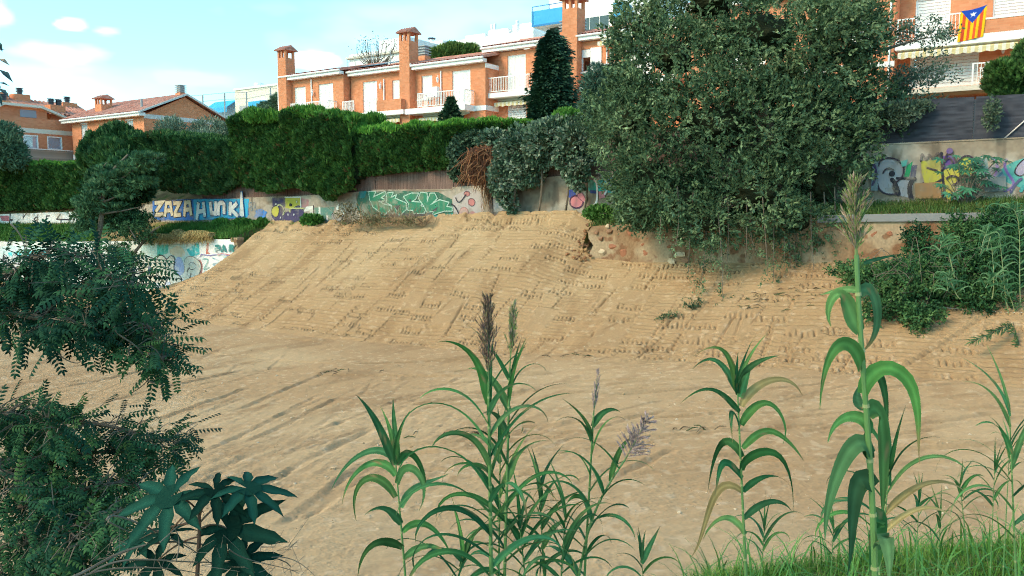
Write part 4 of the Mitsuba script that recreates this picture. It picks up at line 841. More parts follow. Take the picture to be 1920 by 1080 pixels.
for q in (.0, .8): m.tube([p - np.array([0, 0, q]) for p in [tp[0] + np.array([-4, 0, -.3])] + tp + [P(545, 172, 105)]], .03, 4)
part(k, 'wire', m.mesh(), 'm_grey')
k, a0, a1, b, z = block('white_house', 'white flat-roofed house showing above the solar panels', 655, 762, 103, 92, 10, 'm_white'); part(k, 'upper_storey', MB().box(a0 + (a1 - a0) * .5, a1, b + .3, b + 9, z, z + 1.1).mesh(), 'm_louvre'); part(k, 'eave', MB().box(a0 - .3, a1 + .3, b - .3, b + 10.2, z - .5, z - .3).mesh(), 'm_cream'); part(k, 'vent', MB().box(a0 + .8, a0 + 1.9, b + 2, b + 3, z, z + .5).mesh(), 'm_grey')
k, a0, a1, b, z = block('white_house', 'white parapet house with a dark chimney pipe behind the second tall chimney', 786, 830, 82, 95, 9, 'm_white'); part(k, 'pipe', MB().tube([W(a0 + 1.0, b + 1, z), W(a0 + 1.0, b + 1, z + .5)], .3, 8).mesh(), 'm_white'); part(k, 'cowl', MB().tube([W(a0 + 1.0, b + 1, z + .55), W(a0 + 1.0, b + 1, z + .68)], .45, 8).mesh(), 'm_black')
k, a0, a1, b, z = block('white_house', 'long low white building on the skyline left of the blue balcony block', 815, 1000, 82, 100, 9, 'm_white')
for i, f in enumerate((.5, .72, .95)): part(k, 'rooftop_room', MB().box(a0 + (a1 - a0) * (f - .2), a0 + (a1 - a0) * f, b + .5 + .3 * i, b + 7, z, z + .5 + .3 * i).mesh(), 'm_white')
for f in (.55, .58, .8): part(k, 'flue', MB().tube([W(a0 + (a1 - a0) * f, b + 1, z + .4), W(a0 + (a1 - a0) * f, b + 1, z + 1.5)], .2, 6).mesh(), 'm_louvre')
k, a0, a1, b, z = block('white_house', 'pale house edge behind the leftmost tall chimney', 520, 545, 158, 98, 9, 'm_white')
# tall white block with blue balconies
k = thing('balcony_block', 'tall white apartment block with blue balcony screens above the roofs', 'building'); Y = 86.0
a0, b, z0 = at(1030, 60, Y); a1 = at(1200, 60, Y)[0] - 4; a1 = a0 + 11.5
zt = 29.5; part(k, 'wall', MB().box(a0, a1, b, b + 12, 8, zt).mesh(), 'm_white')
q = lambda u, v: L(u, v, b - .01)
(x0, y0), (x1, y1) = q(1088, 55), q(1142, 28)
for i in range(3): part(k, 'window', MB().box(x0 + (x1 - x0) * i / 3 + .06, x0 + (x1 - x0) * (i + 1) / 3 - .06, b - .06, b - .003, y0 - 2, y1).mesh(), 'm_glass')
(x0, y0), (x1, y1) = q(1032, 62), q(1056, 42); part(k, 'window', MB().box(x0, x1, b - .05, b - .003, y0 - .5, y1).mesh(), 'm_glass')
(x0, y0), (x1, y1) = q(1150, 60), q(1165, 32); part(k, 'window', MB().box(x0, x1, b - .05, b - .003, y0 - .5, y1).mesh(), 'm_glass')
bf = b - 1.6; q = lambda u, v: L(u, v, bf); (x0, y0), (x1, _) = q(998, 46), q(1060, 40); yt = q(998, 22)[1]
kk = part(k, 'balcony', MB().box(x0, x1, bf, b + 4, y0 - .25, y0).mesh(), 'm_white'); part(kk, 'screen', MB().box(x0, x1, bf - .06, bf - .01, y0 - .25, yt).box(x0 - .05, x0 - .003, bf - .06, b + 4, y0 - .25, yt).mesh(), 'm_skyblue', label='sky blue balcony screen'); part(kk, 'rail', MB().tube([W(x0, bf, yt + .45), W(x1, bf, yt + .45)], .04).tube([W(x0, bf, yt - .1), W(x0, bf, yt + .45)], .04).tube([W(x0 + 2, bf, yt - .1), W(x0 + 2, bf, yt + .45)], .04).mesh(), 'm_blue'); part(kk, 'frame', MB().box(x0, x1, bf - .1, bf - .065, y0 - .3, y0 - .1).box(x0, x0 + .15, bf - .1, bf - .065, y0 - .1, yt).mesh(), 'm_blue')
(x0, y0), (x1, y1) = q(1150, 26), q(1170, 3); part(k, 'balcony', MB().box(x0, x1, bf, b - .01, y0 - .2, y1).mesh(), 'm_skyblue', label='small sky blue balcony')
# ------------------------------------------------------------------ foliage
def frames(axis, rng, roll=None):
    """orthonormal frames: y along the leaf, x across, z its face"""
    y = nrm(axis); r = rng_dirs(rng, len(y)) if roll is None else roll
    x = nrm(np.cross(y, r)); z = np.cross(x, y); return np.stack([x, y, z], -1)


def scatter(tv, tf, pos, R, scale, cols, tc=None):
    """copies of one small template, each with its own frame, size and tone"""
    n, m = len(pos), len(tv); sc = np.broadcast_to(np.asarray(scale, float).reshape(-1, 1, 1), (n, 1, 1))
    v = np.einsum('nij,mj->nmi', R, tv) * sc + pos[:, None]
    f = tf[None] + (np.arange(n) * m)[:, None, None]; c = np.repeat(cols[:, None], m, 1)
    if tc is not None: c = c * tc[None, :, None]
    return v.reshape(-1, 3), f.reshape(-1, tf.shape[1]), np.clip(c, 0, 1).reshape(-1, 3)


def leaf_t(w=.5, fold=.12):
    return np.array([[0, 0, 0], [-w / 2, .45, fold], [0, 1, -.06], [w / 2, .45, fold], [0, .45, 0]]), np.array([[0, 4, 1], [1, 4, 2], [0, 3, 4], [3, 2, 4]])


def quad_t(w=.5, fold=.1): return np.array([[0, 0, 0], [-w / 2, .5, fold], [0, 1, 0], [w / 2, .5, fold]]), np.array([[0, 2, 1], [0, 3, 2]])


def spray_t(w=.16):
    """a little fan of scale twigs"""
    v, f = [], []
    for a, l in ((-.6, .7), (0, 1), (.6, .7), (-.3, .9), (.3, .85)):
        i = len(v); s, c = math.sin(a) * l, math.cos(a) * l; v += [[0, 0, 0], [s * .6 - c * w * .5, c * .6 + s * w * .5, .05], [s, c, 0], [s * .6 + c * w * .5, c * .6 - s * w * .5, -.05]]; f += [[i, i + 2, i + 1], [i, i + 3, i + 2]]
    return np.array(v), np.array(f)


def shell(rng, n, blobs, depth=.45, rough=.5, freq=1.6, gap=.0, gfreq=.9, seed=0):
    """points in the outer part of a set of lumpy ellipsoids (centre, radii in street axes); with outward normals"""
    w = np.array([r[0] * r[2] + r[0] * r[1] + r[1] * r[2] for _, r in blobs]); pick = rng.choice(len(blobs), n, p=w / w.sum())
    C = np.array([c for c, _ in blobs])[pick]; R = np.array([r for _, r in blobs])[pick]; d = rng_dirs(rng, n)
    rad = (1 - depth * rng.random(n) ** 1.5) * (1 - rough / 2 + rough * meshkit.fbm(d * freq + pick[:, None] * 7.3, 3, seed))
    rad = rad * (.80 + .40 * meshkit.fbm(d * 4.2 + pick[:, None] * 3.1, 3, seed + 3)) * (1 + .10 * (rng.random(n) < .10) * rng.random(n))
    o = d * R * rad[:, None]; B = np.stack([EX, EB, [0, 0, 1]]); p = C + o @ B; nn = nrm((d / R) @ B)
    if gap > 0:
        keep = meshkit.fbm(p * gfreq, 2, seed + 5) > gap; p, nn = p[keep], nn[keep]
    return p, nn


def tones(rng, p, pal, freq=.8, seed=1, mixr=.5):
    pal = np.array(pal); t = np.clip(mixr * rng.random(len(p)) + (1 - mixr) * np.clip((meshkit.fbm(p * freq, 3, seed) - .5) * 2.2 + .5, 0, 1), 0, .999) * (len(pal) - 1)
    i = t.astype(int); f = (t - i)[:, None]; return (pal[i] * (1 - f) + pal[i + 1] * f) * (.82 + .36 * rng.random((len(p), 1)))


def B(u, v, Y, ru, rv, dep=None):                          # an ellipsoid centred at a photo point, Y metres ahead, radii given in photo pixels
    s = Y / FPX; return P(u, v, Y), np.array([ru * s, (dep if dep else .8 * min(ru, rv) * s), rv * s])


def sprig_t(n=9, w=.5, seed=0):
    r = np.random.default_rng(seed); v, f = [], []
    for i in range(n):
        t = i / (n - 1); d = nrm(np.array([r.normal(0, .7), .55 + .3 * r.random(), r.normal(0, .5)])); x = nrm(np.cross(d, rng_dirs(r, 1)[0])); z = np.cross(x, d); b = np.array([0, t * .75, 0]) + r.normal(0, .07, 3); l = .34 * r.uniform(.7, 1.2); k = len(v)
        v += [b, b + d * l * .5 - x * l * w / 2 + z * l * .08, b + d * l, b + d * l * .5 + x * l * w / 2 + z * l * .08]; f += [[k, k + 2, k + 1], [k, k + 3, k + 2]]
    return np.array(v), np.array(f)


def crown(parent, rng, blobs, n, size, pal, tmpl=None, up=.3, out=.8, rnd=.8, name='crown', mat='m_leaf', kind=None, depth=.45, rough=.5, gap=0., gfreq=.9, freq=.8, seed=1, label=None, core=None, down=0., mixr=.5):
    p, nn = shell(rng, n, blobs, depth, rough, gap=gap, gfreq=gfreq, seed=seed)
    ax = nn * out + rng_dirs(rng, len(p)) * rnd + np.array([0, 0, up - down]); tv, tf = tmpl or leaf_t()
    v, f, c = scatter(tv, tf, p, frames(ax, rng), size * rng.uniform(.7, 1.3, len(p)), tones(rng, p, pal, freq, seed, mixr))
    k = part(parent, name, (v, f), mat, color=c, kind=kind, label=label)
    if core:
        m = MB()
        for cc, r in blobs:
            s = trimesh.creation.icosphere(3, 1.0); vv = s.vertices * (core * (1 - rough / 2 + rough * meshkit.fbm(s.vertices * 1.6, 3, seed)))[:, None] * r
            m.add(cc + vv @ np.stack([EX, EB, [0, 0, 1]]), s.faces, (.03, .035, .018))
        part(parent, 'inner_twigs', m.mesh(), 'm_dry', color=m.col(), kind='stuff')  # solid dark core added so no light leaks through the crown
    return k


def limbs(m, rng, p0, targets, r0, n=9, sag=.12):
    for t in targets:
        d = t - p0; q = smooth_path([p0, p0 + d * .35 + np.array([0, 0, .12 * np.linalg.norm(d)]) + rng.normal(0, .06, 3) * np.linalg.norm(d), p0 + d * .7 + rng.normal(0, .05, 3) * np.linalg.norm(d), t], n)
        m.tube(q, np.linspace(r0, r0 * .18, n), 6)


rng = np.random.default_rng(11)
HEDGE = [(.020, .055, .017), (.044, .116, .027), (.10, .205, .045)]
DARKC = [(.014, .048, .020), (.032, .09, .032), (.07, .15, .045)]
OAK = [(.020, .045, .024), (.056, .105, .050), (.120, .188, .090), (.27, .35, .19)]
SP, LF, QD = spray_t(), leaf_t(.55), quad_t(.55)


def hedge_box(parent, rng, secs, n, size, pal, seed, top_pal=None):
    """secs: (a, b0, b1, z0, z1) stations along the street; sprays on a lumpy box skin plus a dark inner body"""
    S = np.array(secs); a = rng.uniform(S[0, 0], S[-1, 0], n); b0, b1, z0, z1 = [np.interp(a, S[:, 0], S[:, i]) for i in range(1, 5)]
    hz, hb = z1 - z0, b1 - b0; face = rng.random(n) * (hz + hb); front = face < hz
    b = np.where(front, b0, b0 + rng.random(n) * hb); z = np.where(front, z0 + face, z1); nn = np.where(front[:, None], -EB, np.array([0, 0, 1.0]))
    p = W(a, b, z); ins = (meshkit.fbm(p * .9, 3, seed) - .5) * 1.5 + (meshkit.fbm(p * 2.6, 2, seed + 1) - .5) * .5 + rng.random(n) ** 2 * .3
    edge = np.clip(1 - np.minimum(z - z0, 2) / .7, 0, 1); p = p - nn * (ins * np.where(front, 1, .55))[:, None] + (EB * (edge * rng.random(n) * .8)[:, None])
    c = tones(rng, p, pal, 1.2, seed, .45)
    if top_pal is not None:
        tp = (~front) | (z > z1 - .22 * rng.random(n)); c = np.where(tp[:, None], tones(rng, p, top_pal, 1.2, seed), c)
    br_ = (rng.random(n) < .035) & (meshkit.fbm(p * .7, 2, seed + 9) > .45); c = np.where(br_[:, None], np.array([.16, .10, .04]) * rng.uniform(.6, 1.3, (n, 1)), c)
    ax = nn * .6 + np.array([0, 0, .75]) + rng_dirs(rng, n) * .55; v, f, cc = scatter(*SP, p, frames(ax, rng), size * rng.uniform(.7, 1.4, n), c)
    part(parent, 'foliage', (v, f), 'm_leaf', color=cc)
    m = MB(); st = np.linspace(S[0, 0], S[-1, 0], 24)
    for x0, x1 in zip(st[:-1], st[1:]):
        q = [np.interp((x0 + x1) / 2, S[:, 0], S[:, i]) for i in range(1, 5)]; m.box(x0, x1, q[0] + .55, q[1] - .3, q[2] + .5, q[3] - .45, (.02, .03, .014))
    part(parent, 'inner_twigs', m.mesh(), 'm_dry', color=m.col(), kind='stuff')  # dark boxes added inside the hedge to keep light from passing through


k = thing('clipped_hedge', 'low clipped green hedge at the far left above the white graffiti', 'hedge')
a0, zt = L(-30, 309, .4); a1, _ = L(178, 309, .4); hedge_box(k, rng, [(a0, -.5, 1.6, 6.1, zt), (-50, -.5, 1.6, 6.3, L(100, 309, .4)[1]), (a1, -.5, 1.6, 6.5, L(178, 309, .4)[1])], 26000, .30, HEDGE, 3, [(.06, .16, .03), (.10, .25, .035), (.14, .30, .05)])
k = thing('clipped_hedge', 'long flat-topped cypress hedge with a bright green top before the row houses', 'hedge')
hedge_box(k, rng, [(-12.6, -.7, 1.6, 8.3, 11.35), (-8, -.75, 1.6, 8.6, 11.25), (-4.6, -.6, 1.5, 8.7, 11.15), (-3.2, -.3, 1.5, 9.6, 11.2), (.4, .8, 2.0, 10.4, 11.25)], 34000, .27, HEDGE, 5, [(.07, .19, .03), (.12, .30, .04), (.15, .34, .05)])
k = thing('tall_hedge', 'tall shaggy cypress hedge hanging over the wall, left of the flat-topped hedge', 'hedge')
st_ = []
for u, vt, vb in ((452, 232, 335), (464, 216, 345), (490, 218, 360), (520, 222, 364), (560, 212, 350), (590, 217, 362), (620, 219, 380), (650, 222, 362), (664, 228, 350), (669, 246, 346)):
    a_, z1_ = L(u, vt, -.6); st_.append((a_, -1.2 if u < 670 else -.7, 2.0, L(u, vb, -1.2)[1], z1_))
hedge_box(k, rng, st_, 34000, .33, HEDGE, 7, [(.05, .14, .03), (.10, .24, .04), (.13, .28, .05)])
crown(k, rng, [B(500, 224, 55.5, 40, 10), B(570, 217, 54, 60, 10), B(640, 228, 52.5, 40, 10), B(700, 232, 53, 24, 12), B(475, 222, 55.5, 20, 12)], 3600, .42, [(.06, .16, .03), (.11, .27, .04)], SP, up=1.2, out=.4, rnd=.4, name='young_shoots', seed=8)
k = thing('dark_cypress_bush', 'dark green cypress bush in front of the gabled house', 'bush')
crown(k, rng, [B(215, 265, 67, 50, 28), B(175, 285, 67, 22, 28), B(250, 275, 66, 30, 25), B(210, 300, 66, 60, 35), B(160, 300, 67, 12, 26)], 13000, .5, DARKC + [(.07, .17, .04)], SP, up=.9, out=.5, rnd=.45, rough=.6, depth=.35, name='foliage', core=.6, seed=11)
k = thing('dark_cypress_bush', 'broad dark cypress hedge over the cream and white lettering', 'bush')
st_ = []
for u, vt, vb in ((255, 262, 350), (290, 255, 352), (330, 258, 362), (370, 262, 366), (410, 268, 366), (440, 272, 350), (466, 268, 345)):
    a_, z1_ = L(u, vt, -.4); st_.append((a_, -.9, 1.8, L(u, vb, -.9)[1], z1_))
hedge_box(k, rng, st_, 20000, .40, [(.016, .05, .020), (.035, .095, .032), (.075, .16, .045)], 13, [(.03, .085, .03), (.06, .15, .04)])
k = thing('olive_tree', 'pale grey-green olive crown before the brick gable', 'tree')
m = MB(); p0 = P(370, 300, 70); limbs(m, rng, p0, [P(u, v, 70) for u, v in ((300, 250), (340, 240), (400, 240), (440, 255))], .12); part(k, 'branches', m.mesh(), 'm_bark')
crown(k, rng, [B(320, 245, 70, 40, 24), B(390, 245, 70, 50, 22), B(435, 250, 69, 28, 24), B(360, 270, 69, 90, 24)], 9000, .34, [(.10, .15, .10), (.17, .23, .16), (.26, .32, .24)], quad_t(.25), up=.7, rnd=.9, gap=.3, depth=.8, rough=.8, seed=17)
k = thing('round_olive_bush', 'rounded blue-green bush at the left edge before the far brick house', 'bush')
crown(k, rng, [B(0, 270, 74, 52, 42), B(25, 290, 74, 34, 26), B(-40, 270, 74, 40, 46)], 9000, .4, [(.03, .09, .06), (.07, .15, .09), (.14, .22, .12)], quad_t(.3), up=.4, rnd=.9, depth=.5, name='foliage', core=.6, seed=19)

# leaning pine at the left, growing out of the ledge
k = thing('leaning_pine', 'thin leaning pine with feathery green branches and a bare grey trunk by the lower wall', 'tree')
Yp = 56.0; tr = smooth_path([P(180, 478, Yp), P(187, 430, Yp), P(192, 385, Yp), P(196, 345, Yp), P(215, 315, Yp), P(240, 290, Yp)], 20)
m = MB().tube(tr, np.linspace(.22, .07, 20), 8); rngp = np.random.default_rng(4)
for q in ([(196, 350), (235, 330), (270, 305), (298, 296)], [(195, 400), (230, 395), (262, 388)], [(190, 370), (170, 375), (150, 385)], [(196, 345), (190, 325), (200, 305)], [(193, 380), (210, 372), (222, 366)]): m.tube(smooth_path([P(u, v, Yp - .3) for u, v in q], 10), np.linspace(.08, .02, 10), 5)
m.tube(smooth_path([P(297, 296, Yp - .3), P(294, 290, Yp - .2), P(291, 292, Yp)], 5), .02, 4); part(k, 'trunk', m.mesh(), 'm_bark')
crown(k, rng, [B(160, 402, 55.6, 24, 8, .9), B(172, 378, 55.8, 32, 8, 1.1), B(190, 355, 56, 36, 8, 1.2), B(214, 334, 56, 40, 8, 1.2), B(244, 314, 56, 40, 8, 1.2), B(276, 298, 56, 28, 8, 1.0), B(225, 362, 56.4, 34, 7, 1), B(258, 342, 56.4, 36, 8, 1.1), B(212, 390, 56.2, 30, 7, 1), B(160, 424, 55.5, 16, 8, .7), B(205, 318, 56, 20, 6, .7)], 8500, .36, [(.03, .085, .045), (.07, .165, .075), (.14, .27, .12)], spray_t(.06), up=.45, rnd=.8, rough=1.0, gap=.40, gfreq=1.3, depth=1.0, seed=23)
k = thing('sloping_shrub', 'dark leafy shrub spilling between the two left walls beside the pine', 'shrub')
m = MB().tube(smooth_path([P(232, 492, 55), P(255, 470, 55.5), P(280, 440, 56), P(300, 425, 56)], 12), np.linspace(.14, .05, 12), 6).tube(smooth_path([P(262, 462, 55), P(250, 440, 55), P(240, 425, 55.5)], 8), np.linspace(.07, .02, 8), 5); part(k, 'stems', m.mesh(), 'm_bark')
crown(k, rng, [B(215, 450, 55.5, 30, 14, 1.0), B(240, 430, 56, 36, 12, 1.1), B(262, 412, 57, 36, 12, 1.1), B(225, 408, 57, 26, 10, 1), B(215, 476, 54.5, 34, 12, 1), B(250, 488, 54, 26, 10, .8), B(270, 445, 55.5, 20, 10, .8)], 1500, .42, [(.012, .042, .022), (.035, .095, .04), (.075, .17, .06)], sprig_t(9, .5, 6), up=.2, rnd=.9, depth=.9, rough=.9, gap=.33, seed=29)

k = thing('ledge_bush', 'dense dark green bush behind the leaning pine hiding part of the upper wall', 'bush')
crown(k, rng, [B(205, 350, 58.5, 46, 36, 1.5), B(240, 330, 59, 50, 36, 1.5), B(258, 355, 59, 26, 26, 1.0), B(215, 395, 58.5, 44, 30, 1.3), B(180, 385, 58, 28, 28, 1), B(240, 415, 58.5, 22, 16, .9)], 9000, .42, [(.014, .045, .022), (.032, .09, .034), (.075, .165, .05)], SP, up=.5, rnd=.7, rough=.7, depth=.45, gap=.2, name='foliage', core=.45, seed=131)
# blue-green conifer
k = thing('dark_conifer', 'dense blue-green conifer with drooping tiers in front of the set-back house', 'tree'); Yc = 50.0; c0 = P(1036, 300, Yc); ztop = P(1040, 60, Yc)[2]; zb = c0[2] + .3; m = MB().tube([c0, np.array([c0[0], c0[1], ztop])], [.22, .03], 8); part(k, 'trunk', m.mesh(), 'm_bark')
n = 26000; t = rng.random(n) ** .8; z = ztop - t * (ztop - zb); tier = (t * 13 + .5 * rng.random(n)) % 1; ang = rng.uniform(0, 2 * np.pi, n)
rr = (.10 + .5 * np.minimum(t * 11, 1) + 1.25 * t ** 1.1) * (1.05 - .38 * tier) * (.45 + 1.1 * meshkit.fbm(np.stack([np.cos(ang) * 3.2, np.sin(ang) * 3.2, t * 11], -1), 2, 2)) * (1 - .35 * rng.random(n) ** 2) * (1 + .3 * rng.random(n) ** 5)
d = np.stack([np.cos(ang), np.sin(ang), 0 * ang], -1); p = np.stack([c0[0] + rr * d[:, 0], c0[1] + rr * d[:, 1], z + .12 * rng.normal(size=n)], -1)
v, f, c = scatter(*spray_t(.14), p, frames(d + np.array([0, 0, -.35]) + rng_dirs(rng, n) * .5, rng, np.tile([0, 0, 1.0], (n, 1)) + rng.normal(0, .3, (n, 3))), .26 * rng.uniform(.7, 1.3, n), tones(rng, p, [(.012, .045, .032), (.025, .075, .045), (.05, .12, .055)], 1.0, 3)); part(k, 'crown', (v, f), 'm_leaf', color=c)
k = thing('young_conifer', 'small sparse tiered conifer above the hedge before the third house', 'tree'); Yc = 52.5; c0 = P(846, 250, Yc); ztop = P(847, 185, Yc)[2]; m = MB().tube([c0, np.array([c0[0], c0[1], ztop])], [.07, .015], 6); pp, dd = [], []
for i, h in enumerate(np.linspace(.25, .98, 8)):
    zz = c0[2] + h * (ztop - c0[2]); ln = 1.05 * (1.08 - h)
    for j in range(6):
        a = j * 1.05 + i * .5; e = np.array([math.cos(a), math.sin(a), .12]); q = np.array([c0[0], c0[1], zz]); m.tube([q, q + e * ln], [.025, .008], 4)
        for s in np.linspace(.3, 1, 9): pp.append(q + e * ln * s); dd.append(e)
part(k, 'trunk', m.mesh(), 'm_bark'); pp, dd = np.repeat(np.array(pp), 5, 0), np.repeat(np.array(dd), 5, 0); v, f, c = scatter(*spray_t(.2), pp + rng.normal(0, .04, pp.shape), frames(dd + rng_dirs(rng, len(pp)) * .8, rng), .2 * rng.uniform(.7, 1.3, len(pp)), tones(rng, pp, [(.015, .05, .025), (.05, .11, .05)])); part(k, 'crown', (v, f), 'm_leaf', color=c)
# far trees over the roofs
k = thing('roof_line_tree', 'sunlit green tree row showing over the third terraced roof', 'tree'); m = MB(); limbs(m, rng, P(845, 150, 84), [P(u, 95, 84) for u in (810, 845, 880)], .2); part(k, 'branches', m.mesh(), 'm_bark')
crown(k, rng, [B(815, 108, 84, 28, 14), B(848, 102, 84, 30, 18), B(880, 104, 84, 22, 18), B(845, 125, 84, 60, 14)], 7000, .45, [(.06, .11, .03), (.11, .18, .045), (.18, .24, .06)], SP, up=.9, rnd=.5, depth=.5, seed=31)
k = thing('bare_tree', 'bare spindly tree with few leaves in front of the white house on the skyline', 'tree'); m = MB(); p0 = P(705, 125, 86); tips = []
for i in range(34):
    u, v = rng.uniform(668, 742), rng.uniform(72, 104); t = P(u, v, 86 + rng.uniform(-1.5, 1.5)); tips.append(t); mid = p0 + (t - p0) * .5 + np.array([(t - p0)[0] * .25, 0, -.2]) + rng.normal(0, .15, 3); m.tube(smooth_path([p0 + rng.normal(0, .2, 3), mid, t], 7), np.linspace(.06, .015, 7), 4)
part(k, 'branches', m.mesh(), 'm_bark'); tp = np.repeat(np.array(tips), 6, 0) + rng.normal(0, .3, (204, 3)); v, f, c = scatter(*QD, tp, frames(rng_dirs(rng, 204), rng), .2 * np.ones(204), tones(rng, tp, [(.08, .10, .07), (.14, .16, .12)])); part(k, 'leaves', (v, f), 'm_leaf', color=c)
k = thing('distant_tree', 'grey-green tree beside the cream block left of the row', 'tree'); m = MB(); limbs(m, rng, P(525, 240, 100), [P(520, 195, 100), P(535, 190, 100), P(505, 205, 100)], .2); part(k, 'branches', m.mesh(), 'm_bark')
crown(k, rng, [B(525, 200, 100, 20, 22), B(500, 210, 100, 25, 14), B(470, 214, 100, 20, 8)], 3500, .5, [(.09, .15, .09), (.16, .23, .13)], SP, up=.6, seed=33)
# ivy, dead creeper and shoots by the middle of the wall
IVY = [(.03, .07, .04), (.06, .12, .07), (.16, .22, .15), (.42, .46, .38)]
k = thing('variegated_ivy', 'thick mass of pale-edged ivy tumbling over the wall below the conifer', 'ivy')
m = MB(); 
for u, v in ((960, 300), (1010, 280), (1060, 290), (1095, 330)): m.tube(smooth_path([P(u, 400, 45 - (u - 960) * .012), P(u + 6, 340, 44.5 - (u - 960) * .012), P(u, v - 20, 45 - (u - 960) * .012)], 8), np.linspace(.07, .03, 8), 5)
part(k, 'stems', m.mesh(), 'm_bark'); off = 1.2
crown(k, rng, [B(975, 290, 46.5 - off, 45, 50, 1.2), B(1025, 270, 45 - off, 45, 45, 1.2), B(1075, 280, 43.8 - off, 32, 55, 1.0), B(945, 335, 46.5 - off, 30, 36, .9), B(985, 322, 46 - off, 40, 28, 1.0), B(950, 365, 46 - off, 14, 24, .5), B(1045, 250, 45 - off, 50, 28, 1.0), B(1085, 325, 43 - off, 18, 30, .6), B(925, 260, 47.5 - off, 40, 14, .6), B(960, 385, 46.2 - off, 12, 14, .3)], 17000, .20, IVY, leaf_t(.85), freq=2.5, up=-.1, out=1.0, rnd=.7, depth=.35, rough=.6, name='leaves', core=.45, seed=37, gap=.25)
k = thing('creeper', 'dull green creeper hanging at the right end of the flat-topped hedge', 'creeper'); crown(k, rng, [B(868, 285, 49 - off, 26, 36, .8), B(860, 320, 49 - off, 18, 20, .5), B(890, 255, 48.5 - off, 24, 10, .5)], 5000, .19, [(.02, .05, .035), (.045, .09, .055), (.09, .14, .08)], leaf_t(.8), up=-.1, depth=.5, gap=.25, name='leaves', seed=41); m = MB().tube(smooth_path([P(862, 360, 48.5), P(866, 320, 48), P(872, 270, 48)], 8), .03, 4); part(k, 'stems', m.mesh(), 'm_bark')
k = thing('dead_creeper', 'rust-brown dead creeper hanging down the wall beside the ivy', 'dead plant'); m = MB()
for i in range(420):
    u0, v0 = rng.normal(905, 16), rng.uniform(275, 330); Y = 47.2 - off - .8 * rng.random(); u1 = u0 + rng.normal(-4, 9) - (12 if rng.random() < .3 else 0); v1 = v0 + rng.uniform(10, 34)
    c = np.array([(.20, .085, .045), (.32, .16, .085), (.13, .06, .04)][i % 3]) * rng.uniform(.7, 1.3); m.tube(smooth_path([P(u0, v0, Y), P((u0 + u1) / 2 + rng.normal(0, 5), (v0 + v1) / 2 - 3, Y - .1), P(u1, v1, Y)], 5), np.linspace(.035, .01, 5), 3, c)
for i in range(26): u = rng.uniform(908, 922); m.tube(smooth_path([P(u, 330, 46.3), P(u + rng.normal(0, 3), 355, 46.2), P(u + rng.normal(0, 4), rng.uniform(365, 400), 46.4)], 6), np.linspace(.03, .012, 6), 3, np.array((.24, .14, .08)) * rng.uniform(.6, 1.3))
part(k, 'stems', m.mesh(), 'm_dry', color=m.col(), kind='stuff'); p, nn = shell(rng, 4200, [B(900, 310, 46.1, 30, 34, .5), B(905, 300, 46.2, 26, 28, .5), B(893, 325, 46.2, 16, 20, .4), B(912, 275, 46.4, 24, 10, .4)], .7); v, f, c = scatter(*quad_t(.4), p, frames(rng_dirs(rng, len(p)) + np.array([0, 0, -.6]), rng), .17 * np.ones(len(p)), tones(rng, p, [(.16, .065, .04), (.30, .14, .075), (.40, .22, .13)])); part(k, 'dry_leaves', (v, f), 'm_dry', color=c)
k = thing('bright_shrub', 'bright yellow-green shrub between the conifer and the oak', 'shrub'); crown(k, rng, [B(1070, 235, 44, 26, 26, .8), B(1062, 225, 44, 20, 18, .6), B(1085, 255, 43.5, 16, 26, .5)], 3500, .26, [(.05, .15, .03), (.09, .24, .04), (.15, .33, .06)], SP, up=.9, rnd=.5, seed=43, name='foliage', core=.55)
k = thing('feathery_shrub', 'feathery blue-green shrub rising at the left flank of the oak', 'shrub'); m = MB(); limbs(m, rng, P(1140, 260, 44.5), [P(1110, 160, 44.5), P(1140, 135, 44.5), P(1165, 150, 44.5)], .1); part(k, 'stems', m.mesh(), 'm_bark')
crown(k, rng, [B(1130, 165, 44.5, 40, 36, 1.1), B(1115, 210, 44.5, 30, 46, 1.0), B(1160, 150, 44.5, 34, 30, 1), B(1150, 210, 44, 40, 50, 1)], 9000, .30, [(.04, .10, .075), (.08, .16, .115), (.15, .25, .17)], spray_t(.07), up=.6, rnd=.8, depth=.6, rough=.6, seed=47, gap=.2)

# ------------------------------------------------------------------ the oak
k = thing('oak_tree', 'huge dark evergreen oak with a spreading crown hanging over the sand slope', 'tree'); Yo = 36.5; base = W(14.2, -1.2, 6.2); m = MB()
tr = smooth_path([base, P(1462, 350, Yo), P(1440, 280, Yo), P(1430, 200, Yo)], 14); m.tube(tr, np.linspace(.42, .26, 14), 10); tg = [P(u, v, Yo + d) for u, v, d in ((1300, 150, 1), (1250, 260, 0), (1380, 60, -1), (1480, 80, 1), (1560, 140, 0), (1600, 230, -1), (1640, 180, 1), (1330, 330, -2), (1500, 330, -2), (1190, 240, 1), (1420, 20, 0))]
limbs(m, rng, tr[8], tg[:6], .2); limbs(m, rng, tr[5], tg[6:], .17)
for q in ([(1600, 210), (1660, 180), (1720, 140), (1770, 110)], [(1620, 230), (1690, 225), (1760, 210)], [(1640, 100), (1700, 80), (1745, 70)], [(1600, 225), (1680, 205), (1780, 195)]): m.tube(smooth_path([P(u, v, Yo) for u, v in q], 10), np.linspace(.09, .015, 10), 5)
part(k, 'trunk', m.mesh(), 'm_bark')
